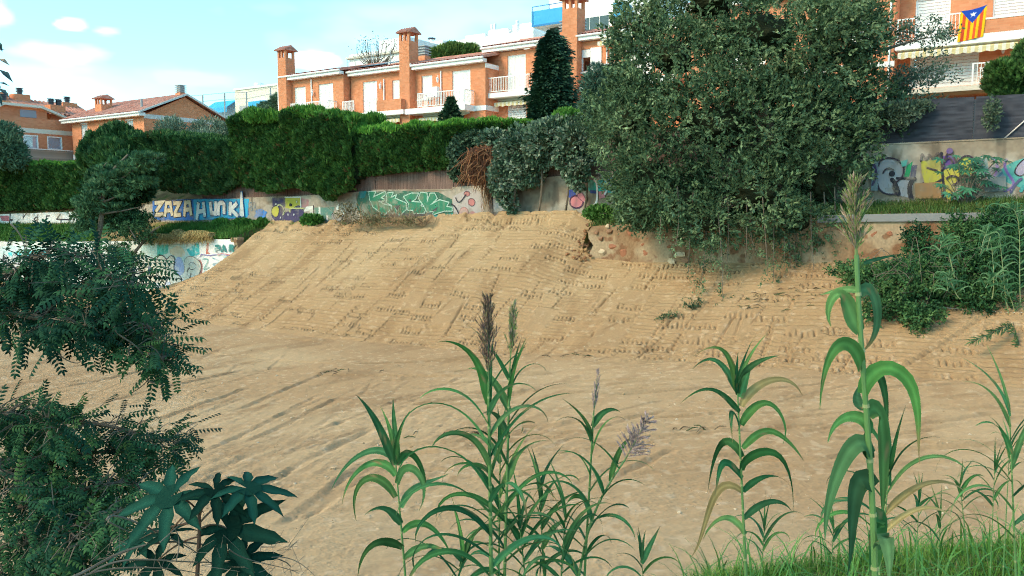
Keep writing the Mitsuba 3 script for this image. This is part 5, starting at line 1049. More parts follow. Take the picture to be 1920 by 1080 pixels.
dens = [B(1420, 70, Yo, 220, 120, 4.5), B(1260, 110, Yo, 110, 95, 3.8), B(1545, 100, Yo, 90, 100, 3.4), B(1340, 240, Yo, 200, 120, 4.2), B(1190, 225, Yo, 85, 88, 3.0), B(1200, 330, Yo + .5, 40, 60, 1.8), B(1212, 388, Yo, 46, 34, 1.6), B(1500, 250, Yo, 150, 120, 4), B(1230, 330, Yo - .5, 90, 80, 2.6), B(1280, 375, Yo - 1, 90, 50, 2.4), B(1420, 365, Yo - 1.5, 140, 75, 2.8), B(1545, 350, Yo - 1, 70, 85, 2.6), B(1330, 420, Yo - 2, 60, 45, 1.4), B(1500, 420, Yo - 2, 70, 50, 1.4), B(1625, 190, Yo, 60, 75, 2.4), B(1590, 50, Yo, 60, 60, 2.4), B(1330, 10, Yo, 120, 60, 3), B(1200, 60, Yo, 40, 60, 2)]
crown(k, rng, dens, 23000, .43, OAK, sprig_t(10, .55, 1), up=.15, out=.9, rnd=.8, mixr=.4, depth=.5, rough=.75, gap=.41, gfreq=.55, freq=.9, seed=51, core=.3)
fr = np.random.default_rng(88); hp, ha = [], []; m = MB()
for (u0, v0, u1, v1, nn_) in ((1300, 420, 1290, 520, 60), (1325, 440, 1310, 545, 60), (1345, 450, 1352, 590, 70), (1365, 430, 1360, 510, 50), (1400, 430, 1396, 500, 50), (1430, 430, 1440, 520, 60), (1452, 440, 1452, 578, 80), (1478, 430, 1486, 566, 80), (1500, 430, 1496, 520, 60), (1520, 420, 1530, 540, 80), (1545, 420, 1548, 530, 80), (1565, 410, 1570, 480, 50), (1410, 440, 1425, 478, 40), (1270, 410, 1262, 470, 40), (1240, 410, 1235, 452, 40), (1590, 380, 1600, 440, 40), (1335, 440, 1330, 500, 60), (1475, 420, 1470, 500, 60)):
    Yh = Yo - 2.2 - 1.2 * fr.random(); q = smooth_path([P(u0, v0 - 60, Yh + .8), P((u0 + u1) / 2 + fr.normal(0, 5), (v0 + v1) / 2, Yh), P(u1, v1, Yh - .1)], 12); m.tube(q, np.linspace(.03, .006, 12), 4)
    t = fr.random(nn_) ** .8; pq = np.stack([np.interp(t, np.linspace(0, 1, 12), q[:, i_]) for i_ in range(3)], -1) + fr.normal(0, 1, (nn_, 3)) * [.14, .16, .12]; kp_ = (fr.random(nn_) < .62) & (u0 not in (1400, 1365, 1520)); pq = pq[kp_]; nn_ = len(pq); hp.append(pq); ha.append(rng_dirs(fr, nn_) * .8 + [0, 0, -.45])
hp, ha = np.vstack(hp), np.vstack(ha); v, f, c = scatter(*sprig_t(9, .55, 2), hp, frames(ha, fr), .36 * fr.uniform(.6, 1.2, len(hp)), tones(fr, hp, OAK, 1.5)); part(k, 'hanging_branches', (v, f), 'm_leaf', color=c); part(k, 'hanging_twigs', m.mesh(), 'm_bark', kind='stuff')
crown(k, rng, [B(1192, 380, Yo + 1, 28, 36, 1.2), B(1200, 415, Yo, 36, 18, 1), B(1145, 265, Yo + 1, 28, 40, 1.4)], 700, .42, OAK, sprig_t(9, .55, 2), depth=.8, rough=.8, seed=53, name='low_branches')
k2_ = thing('fallen_sprig', 'dark leafy oak sprigs lying on the sand slope below the hanging branches', 'branch'); pp_ = []
for (u, v, n_) in ((1258, 596, 26), (1298, 577, 22), (1310, 570, 10)):
    d_ = ray(u, v); ts_ = np.linspace(24, 42, 400); gz_ = [(EYE + d_ * t_)[2] - zg(*loc(EYE + d_ * t_)) for t_ in ts_]; t_ = ts_[int(np.argmax(np.array(gz_) < .03))]; pp_ += list(EYE + d_ * t_ + rng.normal(0, 1, (n_, 3)) * [.26, .1, .05] + [0, -.03, .07])
pp_ = np.array(pp_); v, f, c = scatter(*sprig_t(8, .55, 5), pp_, frames(rng_dirs(rng, len(pp_)) + [0, -.3, .3], rng), .3 * np.ones(len(pp_)), tones(rng, pp_, OAK[:3])); part(k2_, 'leaves', (v, f), 'm_leaf', color=c)
spar = [B(1720, 55, Yo, 55, 26, 1.2), B(1735, 130, Yo, 55, 34, 1.2), B(1700, 215, Yo, 60, 30, 1.3), B(1765, 205, Yo, 40, 20, 1), B(1690, 160, Yo, 40, 40, 1.2), B(1780, 65, Yo, 20, 10, .6), B(1665, 260, Yo, 30, 30, 1)]
crown(k, rng, spar, 1300, .42, [(.05, .09, .065), (.09, .15, .11), (.16, .23, .17)], sprig_t(9, .45, 3), out=.3, rnd=1.0, depth=.9, rough=.8, gap=.46, gfreq=1.1, seed=55, name='outer_branches')
k = thing('privet_shrub', 'bright green leafy shrub under the left side of the oak', 'shrub'); crown(k, rng, [B(1182, 345, 40.2, 22, 36, .8), B(1178, 400, 40, 26, 14, .7), B(1215, 400, 39.4, 34, 24, .8), B(1125, 400, 41, 30, 14, .6)], 6500, .2, [(.035, .10, .025), (.07, .17, .035), (.13, .24, .06)], LF, up=.4, depth=.6, gap=.25, seed=57, name='leaves'); m = MB().tube([P(1185, 425, 40.2), P(1182, 340, 40.2)], [.06, .02], 5); part(k, 'stems', m.mesh(), 'm_bark')
k = thing('pine_shrub', 'dark green pine-like bush at the right edge below the lantern', 'bush'); crown(k, rng, [B(1905, 150, 36.5, 48, 34, 1.3), B(1890, 180, 36.5, 30, 24, 1), B(1930, 110, 36.5, 26, 30, 1), B(1880, 135, 36.5, 24, 18, .8)], 8000, .24, [(.02, .055, .02), (.045, .11, .03), (.09, .19, .04)], SP, up=.7, rnd=.6, depth=.5, rough=.6, gap=.25, seed=59, name='foliage'); m = MB(); limbs(m, rng, P(1915, 240, 36.5), [P(1885, 160, 36.5), P(1920, 130, 36.5), P(1940, 150, 36.5)], .1); part(k, 'stems', m.mesh(), 'm_bark')
k = thing('roof_vine', 'grey-green climber on the fence top right of the oak', 'climber'); crown(k, rng, [B(1680, 215, 34.6, 40, 22, .5), B(1720, 200, 34.5, 30, 10, .4), B(1860, 215, 32.8, 14, 30, .25)], 2600, .15, [(.03, .06, .04), (.08, .12, .08), (.16, .20, .13)], LF, gap=.35, depth=.8, seed=61, name='leaves')


# ------------------------------------------------------------------ palmate plants, canes and weeds
def palm_leaf(lobes=8, seed=0, teeth=True):
    """a star-shaped leaf about 1 wide, midribs folded, stalk joint at the origin"""
    r = np.random.default_rng(seed); v, f = [[0, 0, 0]], []; ang = np.linspace(-2.5, 2.5, lobes)
    for i, a in enumerate(ang):
        ln = .60 * (1 - .33 * (abs(a) / 2.5) ** 1.5) * r.uniform(.92, 1.06); w = ln * .115; e = np.array([math.sin(a), math.cos(a)]); o = np.array([e[1], -e[0]]); prev = None
        for j, (t, ww) in enumerate(((.26, .9), (.42, 1.0), (.60, 1.0), (.76, .72), (.90, .34), (1.0, 0))):
            dz = -.10 * t * t + r.normal(0, .004); q = e * ln * t; k = 1 + (.22 if (j % 2 and teeth) else -.10)
            row = [len(v), len(v) + 1, len(v) + 2]; v.append([*(q - o * w * ww * k), dz + .025 * ww]); v.append([*q, dz]); v.append([*(q + o * w * ww * k), dz + .025 * ww])
            if prev is None: f += [[0, row[1], row[0]], [0, row[2], row[1]]]
            else: f += [[prev[0], prev[1], row[0]], [prev[1], row[1], row[0]], [prev[1], prev[2], row[1]], [prev[2], row[2], row[1]]]
            prev = row
        if i:                                                     # web to the neighbouring lobe
            b = last[0]; f += [[0, b[0], last[1]]]
        last = ((len(v) - 18, 0), len(v) - 16) if False else ((len(v) - 16,), len(v) - 18)
    v = np.array(v)
    for i in range(lobes - 1):
        r0, l1 = 1 + i * 18 + 2, 1 + (i + 1) * 18; f += [[0, l1, r0]]
        mid = len(v); v = np.vstack([v, (v[r0 + 3] + v[l1 + 3]) / 2 * .5 + [0, 0, .01]]); f += [[r0, l1, mid], [r0, mid, r0 + 3], [l1, l1 + 3, mid]]
    f = [t for t in f if len(set(t)) == 3]
    return v, np.array(f)


k = thing('castor_plant', 'dark green palmate plant growing before the yellow patch of the right wall', 'plant'); c0 = P(1808, 385, 32.6); m = MB(); n = 46; pp, ax, rl = [], [], []
for i in range(n):
    u, v = rng.normal(1818, 28), rng.uniform(292, 370); q = P(u, v, 32.6 + rng.uniform(-.6, .5)); pp.append(q); m.tube(smooth_path([c0 + (q - c0) * .15 * np.array([1, 1, 0]), c0 + (q - c0) * .6 + np.array([0, 0, .1]), q], 5), np.linspace(.025, .008, 5), 4); ax.append(nrm(np.array([(q - c0)[0], -.4, -.25]))); rl.append([rng.normal(0, .3), -.4, 1.0])
part(k, 'stems', m.mesh(), 'm_bark'); pv, pf = palm_leaf(8, 3); v, f, c = scatter(pv, pf, np.array(pp), frames(np.array(ax), rng, np.array(rl)), .62 * rng.uniform(.7, 1.2, n), tones(rng, np.array(pp), [(.02, .09, .05), (.04, .14, .075), (.06, .19, .10)])); part(k, 'leaves', (v, f), 'm_gloss', color=c)


def blades(rng, p, h, w, pal, lean=.5, segs=3, seed=0, head=None):
    """bent grass blades rooted at p"""
    n = len(p); az = rng.uniform(0, 2 * np.pi, n); d = np.stack([np.cos(az), np.sin(az), 0 * az], -1); o = np.stack([-np.sin(az), np.cos(az), 0 * az], -1); h = h * rng.uniform(.55, 1.3, n); le = lean * rng.uniform(.2, 1.3, n); vs = []
    for j in range(segs + 1):
        t = j / segs; ce = p + d * (h * le * t * t)[:, None] + np.array([0, 0, 1.0]) * (h * (t - .35 * le * t ** 3))[:, None]; ww = (w * (1 - t) ** .7 * rng.uniform(.7, 1.2, n))[:, None] if j < segs else 0
        vs += [ce - o * ww, ce + o * ww]
    v = np.stack(vs, 1); m = 2 * (segs + 1); f = np.array([[2 * j, 2 * j + 1, 2 * j + 3, 2 * j + 2] for j in range(segs)]); f = (f[None] + (np.arange(n) * m)[:, None, None]).reshape(-1, 4)
    c = np.repeat(tones(rng, p, pal, 1.5, seed), m, 0); return v.reshape(-1, 3), f, c


GRS = [(.03, .10, .02), (.06, .17, .03), (.12, .24, .05)]; STRAW = [(.34, .24, .10), (.52, .39, .18), (.40, .30, .13), (.22, .24, .08)]


def grass(name, rng, a0, a1, b0, b1, fz, n, h, w, pal, lean=.5, seed=0, mask=None):
    a, b = rng.uniform(a0, a1, n), rng.uniform(b0, b1, n); z = fz(a, b); p = W(a, b, z)
    if mask: kp = meshkit.fbm(p * mask[0], 3, seed) > mask[1]; p = p[kp]
    v, f, c = blades(rng, p, h, w, pal, lean, seed=seed); k = key(name); put(k, (v, f), 'm_leaf', color=c); labels[k] = {'kind': 'stuff', 'label': name.replace('_', ' '), 'category': 'grass'}; return k


tb = lambda a, b: terr(np.asarray(a), np.asarray(b))
grass('ledge_grass', rng, -31.5, -19.6, -3.1, -.4, tb, 9000, .42, .022, GRS, .6, 3)
grass('ledge_grass', rng, -60, -38, -3.1, -.4, tb, 12000, .42, .025, GRS, .6, 5)
grass('ledge_grass', rng, -6, 6.3, -1.0, -.1, tb, 2600, .3, .016, GRS + [(.25, .24, .09)], .5, 7, (1.1, .5))
grass('ledge_grass', rng, -20, -6, -1.0, -.1, tb, 2400, .3, .016, GRS + [(.25, .24, .09)], .5, 9, (.9, .52))
grass('ledge_grass', rng, 6.4, 30, -2.9, -.2, tb, 14000, .3, .018, [(.03, .07, .018), (.06, .12, .025), (.13, .14, .05)], .5, 11)
# straw hanging over the lower wall
a = rng.uniform(-30.8, -22.5, 5200); b = rng.uniform(-3.25, -2.7, 5200); p = W(a, b, np.interp(a, LOW_A, LOW_Z) + .12 + .5 * meshkit.noise(np.stack([a * 1.1, 0 * a, 0 * a], -1), 4) * rng.random(5200)); v, f, c = blades(rng, p, .8, .02, STRAW, .9, 4, 13); v[:, 2] = np.repeat(p[:, 2], 10) - (v[:, 2] - np.repeat(p[:, 2], 10)) * np.repeat(rng.uniform(.3, 1.25, 5200), 10) + .22; v -= EB * .16
kk = key('straw_grass'); put(kk, (v, f), 'm_dry', color=c); labels[kk] = {'kind': 'stuff', 'label': 'dry straw hanging over the lower wall', 'category': 'dry grass'}
for i, (u, v_, r, n_) in enumerate(((585, 418, 24, 900), (490, 425, 16, 500), (455, 425, 26, 900), (415, 425, 20, 600))):
    k = thing('ledge_weed', ['bushy green weed below the white strokes on the upper wall', 'small green weed at the left top corner of the sand slope', 'dense green weed over the broken wall end', 'green weed on the ledge below the blue lettering'][i], 'weed')
    Yw = L(u, v_, -.6); c0 = P(u, v_ - 4, 46 - .67 * 0 if False else (W(L(u, v_, -.7)[0], -.7, 0)[1])); crown(k, rng, [(c0, np.array([r * .035, .5, .32]))], n_, .26, GRS, QD, up=.8, depth=.9, seed=70 + i, name='leaves')
k = thing('dry_bush', 'brown dried bramble bush against the green wildstyle piece', 'dead bush'); m = MB()
for i in range(260):
    u0 = rng.uniform(640, 800); q = P(u0, rng.uniform(412, 424), 48.6 + (730 - u0) * .022); u1 = u0 + rng.normal(0, 14); t = P(u1, rng.uniform(370, 412) + abs(u0 - 705) * .12, 48.8 + (730 - u0) * .022); m.tube(smooth_path([q, (q + t) / 2 + rng.normal(0, .12, 3), t], 5), np.linspace(.016, .006, 5), 3, np.array([(.20, .13, .08), (.30, .22, .13), (.13, .09, .06)][i % 3]))
part(k, 'stems', m.mesh(), 'm_dry', color=m.col(), kind='stuff'); crown(k, rng, [B(655, 400, 50, 26, 22, .5), B(700, 412, 49, 40, 14, .5), B(770, 415, 47.8, 40, 8, .4)], 1500, .14, [(.13, .09, .05), (.20, .17, .09), (.14, .17, .07)], QD, depth=.9, gap=.4, gfreq=2, seed=75, name='dry_leaves')
# brambles and canes at the right
k = thing('bramble_thicket', 'dark bramble thicket climbing the old wall at the right', 'bramble')
crown(k, rng, [B(1665, 518, 29.8, 70, 24, 1.0), B(1740, 520, 29.5, 70, 40, 1.3), B(1810, 510, 29, 70, 50, 1.3), B(1730, 570, 28.2, 40, 32, .8), B(1720, 600, 27.6, 18, 22, .5), B(1610, 512, 30.2, 46, 12, .8), B(1880, 500, 28.6, 50, 60, 1.2), B(1720, 455, 31, 20, 34, .4), B(1790, 500, 30, 60, 24, .9), B(1690, 540, 28.8, 50, 40, .9), B(1840, 560, 28, 60, 24, .8), B(1800, 440, 30.4, 30, 30, .5), B(1880, 430, 29.5, 50, 36, .9), B(1645, 575, 28.6, 20, 40, .5)], 7000, .36, [(.007, .032, .017), (.020, .068, .028), (.052, .13, .042), (.13, .21, .07)], sprig_t(9, .6, 4), up=.2, depth=.7, rough=.9, gap=.3, gfreq=.9, seed=81, name='leaves', core=.3)
m = MB()
for i in range(60): u = rng.uniform(1620, 1900); q = P(u, rng.uniform(480, 560), 28.6); m.tube(smooth_path([q, q + rng.normal(0, .3, 3) + [0, -.2, .2], q + rng.normal(0, .5, 3) + [0, -.5, -.1]], 6), np.linspace(.014, .006, 6), 3)
part(k, 'stems', m.mesh(), 'm_bark', kind='stuff')
k = thing('dead_leaf', 'single large dry brown leaf lying at the foot of the right thicket', 'leaf'); pv, pf = leaf_t(.6); v, f, c = scatter(pv, pf, P(1890, 560, 27.8)[None], frames(np.array([[1, -.2, .2]]), rng), [.55], np.array([[.35, .18, .10]])); part(k, 'blade', (v, f), 'm_dry', color=c)
# ------------------------------------------------------------------ giant reeds
def blade_mesh(path, width, normal_hint, fold=.25, nseg=16, tip=1.4, base=.55, twist=0.):
    """one long leaf: a V-folded strip along a path"""
    q = smooth_path(path, nseg); t = np.gradient(q, axis=0); t = nrm(t); x = nrm(np.cross(t, normal_hint)); z = np.cross(x, t); s = np.linspace(0, 1, nseg); th = (twist * s ** 1.5)[:, None]; x, z = x * np.cos(th) + z * np.sin(th), z * np.cos(th) - x * np.sin(th)
    w = width / 2 * np.minimum(base + 2.6 * s, 1) * (1 - s ** tip) ** .9; w = np.maximum(w, .0008)
    v = np.stack([q + x * (o * w)[:, None] + z * (fold * abs(o) * w)[:, None] for o in (-1, -.5, 0, .5, 1)], 1).reshape(-1, 3); f = []
    for i in range(nseg - 1):
        for c in range(4): a = 5 * i + c; f.append([a, a + 1, a + 6, a + 5])
    return v, np.array(f)


REEDG = np.array([(.032, .113, .050), (.048, .150, .064), (.072, .198, .075)])


def plume(parent, rng, p0, p1, r, n, cols, fluffy=1.0):
    ax = p1 - p0; ln = np.linalg.norm(ax); e = ax / ln
    x = nrm(np.cross(e, [0, 1.0, .1])); y = np.cross(e, x)
    nb = max(22, n // 11)
    ts = np.sort(rng.random(nb) ** .85) * .93; P_, D_ = [], []; m = MB()
    for tt in ts:
        az = rng.uniform(0, 2 * np.pi); s = np.cos(az) * x + np.sin(az) * y; lb = ln * (.30 * (1 - tt) + .10) * rng.uniform(.6, 1.2); sp = fluffy * r / ln * 2.6 * rng.uniform(.4, 1.1); d0_ = nrm(e + s * sp); q = p0 + ax * tt; bend = s * .25 * fluffy * rng.uniform(.3, 1)
        for w_ in np.linspace(.1, 1, 15): P_.append(q + d0_ * lb * w_ + bend * lb * w_ * w_ * .5); D_.append(d0_ + bend * w_ + rng_dirs(rng, 1)[0] * .28)
        m.tube([q, q + d0_ * lb * .5 + bend * lb * .12, q + d0_ * lb + bend * lb * .5], [.0012, .0009, .0005], 3, cols[int(rng.integers(0, len(cols)))])
    p, d = np.array(P_), np.array(D_); n = len(p)
    v, f, c = scatter(*quad_t(.16, .03), p, frames(d, rng), .019 * rng.uniform(.6, 1.4, n) * (1 + .35 * (ln > .25)), np.array(cols)[rng.integers(0, len(cols), n)] * rng.uniform(.7, 1.3, (n, 1)))
    m.tube(smooth_path([p0, p0 + ax * .5, p1 - ax * .08], 8), np.linspace(.004, .001, 8), 5, (.14, .2, .08)); m.add(v, f, c)
    return part(parent, 'plume', m.mesh(), 'm_dry', color=m.col())


def stalk(parent, rng, pts, r0, r1, node=.13):
    q = smooth_path(pts, 40); s = np.concatenate([[0], np.cumsum(np.linalg.norm(np.diff(q, axis=0), axis=1))]); rad = np.interp(s, [0, s[-1]], [r0, r1]); m = MB(); m.tube(q, rad, 8, (.10, .21, .07))
    for d in np.arange(.06, s[-1], node):
        c = np.array([np.interp(d, s, q[:, i]) for i in range(3)]); c2 = np.array([np.interp(min(d + .008, s[-1]), s, q[:, i]) for i in range(3)]); r = float(np.interp(d, s, rad)); m.tube([c, c2], [r * 1.28, r * 1.18], 8, (.26, .29, .13))
    part(parent, 'stalk', m.mesh(), 'm_gloss', color=m.col(), smooth=False); return q, s


def leaf_part(parent, rng, path, width, hint, fold=.3):
    v, f = blade_mesh(path, width, hint, fold, 15, twist=rng.normal(0, .7)); c = REEDG[rng.integers(0, 3)] * rng.uniform(.75, 1.35) * np.array([rng.uniform(.8, 1.5), 1, rng.uniform(.7, 1.1)]); c = np.array([.30, .24, .11]) * rng.uniform(.8, 1.2) if rng.random() < .01 else c; cc = np.tile(c, (len(v), 1)); cc[2::5] *= 1.35; cc[1::5] *= rng.uniform(.82, 1.02); cc[3::5] *= rng.uniform(.82, 1.02)
    tipc = np.repeat(np.clip((np.linspace(0, 1, 15) - rng.uniform(.72, .95)) * 8, 0, 1), 5)[:, None] * (rng.random() < .6); cc = cc * np.repeat(rng.uniform(.86, 1.14, 15), 5)[:, None]; sp_ = (rng.random(len(cc)) < .02)[:, None]; cc = np.where(sp_, [.24, .19, .09], cc); cc = cc * (1 - tipc) + np.array([.22, .17, .08]) * tipc
    part(parent, 'leaf', (v, f), 'm_reed', True, cc)


def reed(label, base, top, Y, r, leaves=None, n=0, lw=.05, ll=.45, plum=None, seed=0, group='giant reeds on the near bank', spears=3, t0=.0, mids=(), name='giant_reed'):
    """base and top given as photo points on the plane Y metres ahead; the foot runs down to the bank"""
    rng = np.random.default_rng(100 + seed); k = thing(name, label, 'reed', group); pb, pt = P(*base, Y), P(*top, Y); e = nrm(pb - pt); gz = float(bank(np.array(pb[0]), np.array(pb[1]))) - .05
    foot = pb + e * max((pb[2] - gz), .0) / max(-e[2], .3); foot[2] = min(gz, pb[2]); q, s = stalk(k, rng, [foot, pb] + [P(*m_, Y) for m_ in mids] + [pt], r, r * (.45 if plum else .3)); lo = np.linalg.norm(pb - foot) / s[-1] - .02
    if plum: plume(k, rng, pt, P(*plum[0], Y + plum[2] if len(plum) > 2 else Y), plum[1], plum[3], plum[4], plum[5])
    if leaves:
        for pts, w in leaves:
            d = rng.uniform(-.18, .18); path = [P(u, v, Y + d * i / (len(pts) - 1) * Y / 2.5) for i, (u, v) in enumerate(pts)]; leaf_part(k, rng, path, w, nrm(np.array([rng.normal(0, .25), -1, .55 + rng.normal(0, .3)])), .22)
    for i in range(n):
        t = lo + (1 - lo) * (t0 + (.97 - t0) * (i + .5) / n); c = np.array([np.interp(t * s[-1], s, q[:, j]) for j in range(3)]); az = (0 if i % 2 else np.pi) + rng.normal(0, .5); d = np.array([math.cos(az), math.sin(az) * .9, 0]); yg = (i + .5) / n
        L_ = ll * (.75 + .5 * rng.random()) * (1 - .35 * max(0, yg - .6) / .4); el = .75 + .45 * yg + rng.normal(0, .12); cur = 2.3 - 1.1 * yg + rng.normal(0, .35); p, path = c.copy(), [c]
        for j in range(6):
            ang = el - cur * (j / 5) ** 1.7; p = p + (d * math.cos(ang) + np.array([0, 0, math.sin(ang)])) * L_ / 6; path.append(p)
        leaf_part(k, rng, path, lw * rng.uniform(.75, 1.15), nrm(np.array([0, 0, 1.0]) + rng_dirs(rng, 1)[0] * .35), .3)
    for i in range(spears):
        c = q[-1] if not plum else q[int(len(q) * .9)]; d = np.array([rng.normal(0, .22), rng.normal(0, .2), 1.0]); leaf_part(k, rng, [c, c + nrm(d) * ll * .35, c + nrm(d + [d[0] * .8, 0, 0]) * ll * rng.uniform(.55, .8)], lw * .55, np.array([0, -1.0, .1]), .5)
    return k


BRN = [(.17, .10, .085), (.26, .17, .13), (.12, .085, .08), (.20, .17, .09)]; GRB = [(.20, .26, .10), (.26, .20, .13), (.14, .22, .08), (.30, .22, .17)]; PAL = [(.34, .25, .25), (.42, .33, .31), (.26, .18, .19)]
R1 = [([(1612, 622), (1590, 575), (1574, 552), (1560, 562), (1558, 612)], .068), ([(1610, 552), (1630, 545), (1643, 575), (1640, 625), (1612, 662)], .05), ([(1612, 548), (1590, 543), (1565, 546), (1538, 553)], .03), ([(1615, 692), (1600, 655), (1578, 645), (1556, 668), (1537, 768)], .058),
      ([(1618, 738), (1636, 702), (1665, 690), (1702, 712), (1722, 785), (1724, 870)], .058), ([(1620, 724), (1640, 698), (1656, 725), (1662, 832)], .04), ([(1628, 812), (1615, 786), (1588, 782), (1552, 830)], .05), ([(1625, 778), (1646, 772), (1656, 850), (1655, 972)], .075),
      ([(1634, 852), (1608, 832), (1572, 885), (1547, 1012)], .066), ([(1640, 912), (1612, 902), (1598, 965), (1587, 1085)], .078), ([(1642, 978), (1645, 972), (1642, 1030), (1632, 1100)], .080), ([(1620, 495), (1645, 486), (1691, 476)], .018), ([(1597, 445), (1575, 395), (1545, 340)], .016), ([(1596, 455), (1580, 420), (1560, 390)], .008), ([(1622, 770), (1608, 750), (1612, 722)], .05), ([(1632, 860), (1620, 830), (1624, 806)], .05), ([(1645, 1030), (1660, 1010), (1668, 1050), (1664, 1100)], .06)]
R1 = [(p_, w_ * .74) for p_, w_ in R1]
reed('tallest reed at the right with very broad leaves and a green-purple plume', (1641, 1080), (1606, 478), 1.85, .0125, R1, plum=((1602, 342), .055, 0, 900, GRB, .75), seed=1, mids=((1634, 915), (1622, 740), (1612, 600)), spears=0)
R2 = [([(1385, 735), (1393, 700), (1425, 677), (1460, 667)], .05), ([(1390, 762), (1420, 725), (1465, 711), (1505, 742)], .05), ([(1390, 797), (1410, 768), (1438, 756), (1466, 782), (1468, 832)], .048), ([(1392, 840), (1412, 820), (1442, 808), (1482, 832), (1508, 866)], .045), ([(1390, 882), (1412, 853), (1452, 850), (1480, 892), (1486, 982)], .05), ([(1393, 922), (1420, 900), (1452, 893), (1482, 912)], .04), ([(1395, 972), (1430, 945), (1460, 941), (1484, 958)], .042),
      ([(1383, 736), (1365, 700), (1340, 675), (1298, 692)], .04), ([(1384, 738), (1374, 690), (1352, 655), (1300, 668)], .04), ([(1387, 772), (1360, 745), (1327, 730), (1275, 757)], .038), ([(1392, 857), (1365, 828), (1346, 842), (1327, 922)], .05), ([(1392, 897), (1358, 868), (1348, 885), (1340, 932)], .048), ([(1392, 922), (1352, 915), (1322, 982), (1294, 1046)], .046), ([(1397, 1002), (1368, 972), (1340, 980), (1318, 1012)], .042), ([(1386, 800), (1372, 775), (1374, 830)], .04), ([(1382, 740), (1381, 700), (1384, 660)], .028), ([(1388, 745), (1402, 700), (1410, 680)], .04)]
reed('single leafy reed without a plume left of the tallest one', (1397, 1045), (1383, 735), 4.0, .012, R2, seed=2, spears=2)
R5 = [([(740, 872), (702, 785), (667, 740)], .045), ([(745, 866), (730, 800), (713, 762)], .036), ([(748, 855), (739, 790), (737, 745)], .032), ([(737, 862), (710, 845), (668, 858), (622, 917)], .042), ([(742, 892), (710, 868), (670, 885), (641, 947)], .045), ([(742, 932), (702, 896), (675, 908), (668, 977)], .045), ([(752, 982), (716, 954), (682, 967)], .045), ([(755, 1027), (716, 1016), (688, 1032), (671, 1080)], .044), ([(745, 872), (770, 850), (792, 882), (797, 912)], .04), ([(745, 907), (770, 878), (792, 902), (786, 957)], .045), ([(752, 952), (775, 918), (802, 904), (842, 888)], .045), ([(755, 997), (790, 982), (822, 1002), (846, 1042)], .042), ([(758, 1047), (800, 1024), (838, 1036)], .04)]
reed('leftmost leafy reed with upright spear leaves', (760, 1080), (742, 868), 3.6, .010, R5, seed=3, spears=1)
reed('tall central reed with a dark brown-purple plume', (921, 1080), (916, 715), 3.4, .0125, n=18, lw=.048, ll=.46, plum=((915, 560), .06, 0, 1000, BRN, .85), seed=4, spears=1)
reed('slender reed with a thin green plume right of the brown-plumed one', (946, 1080), (956, 690), 3.9, .011, n=15, lw=.046, ll=.44, plum=((963, 572), .045, 0, 500, GRB, .7), seed=5, spears=3)
reed('reed with a narrow pale plume in the right part of the central clump', (1096, 1080), (1113, 775), 4.3, .010, n=10, lw=.045, ll=.36, plum=((1121, 698), .03, 0, 320, PAL, .6), seed=6, spears=1)
reed('reed leaning right with a fluffy pinkish plume', (1085, 1080), (1172, 862), 4.2, .011, n=9, lw=.052, ll=.42, plum=((1216, 782), .13, 0, 900, PAL, 1.3), seed=7, mids=((1105, 990),), spears=0)
reed('short leafy reed inside the central clump', (1020, 1080), (1012, 925), 4.2, .009, n=9, lw=.045, ll=.38, seed=8, spears=3)
reed('low leafy shoot right of the central clump', (1206, 1085), (1203, 1050), 4.4, .007, n=4, lw=.04, ll=.26, seed=9, spears=3)
reed('leafy side shoot behind the tallest reed', (1655, 1010), (1668, 880), 2.9, .006, n=8, lw=.04, ll=.36, seed=10, spears=2)
reed('slim reed at the right picture edge', (1902, 1010), (1893, 780), 3.4, .008, n=9, lw=.03, ll=.42, seed=11, spears=2)
reed('small young reed in the grass at the right', (1806, 965), (1800, 910), 4.9, .006, n=7, lw=.03, ll=.26, seed=12, spears=2)
reed('bushy low reed at the foot of the central clump', (985, 1085), (975, 990), 3.9, .009, n=9, lw=.042, ll=.4, seed=13, spears=2)
reed('low reed shoot with long thin leaves in the middle of the clump', (1052, 1085), (1060, 970), 4.0, .009, n=10, lw=.036, ll=.42, seed=14, spears=2)
reed('leafy reed behind the brown-plumed one', (935, 1080), (938, 850), 4.1, .010, n=11, lw=.05, ll=.42, seed=15, spears=2)
reed('stubby reed at the bottom edge left of centre', (860, 1085), (868, 1040), 3.6, .008, n=6, lw=.04, ll=.38, seed=16, spears=2)
for i, (u, v, w_) in enumerate(((1560, 1040, 'left of the tallest reed'), (1720, 1000, 'just right of the tallest reed'), (1862, 950, 'near the right edge'), (1430, 1040, 'under the single leafy reed'), (1890, 900, 'tallest of those at the right edge'), (1760, 1040, 'between the tallest reed and the small young reed'))): reed('low reed shoot in the bank grass, ' + w_, (u, v), (u + 3, v - 45 - 12 * (i % 3)), 4.6, .005, n=6, lw=.024, ll=.3, seed=20 + i, group='low reed shoots in the bank grass', spears=3, name='reed_shoot')
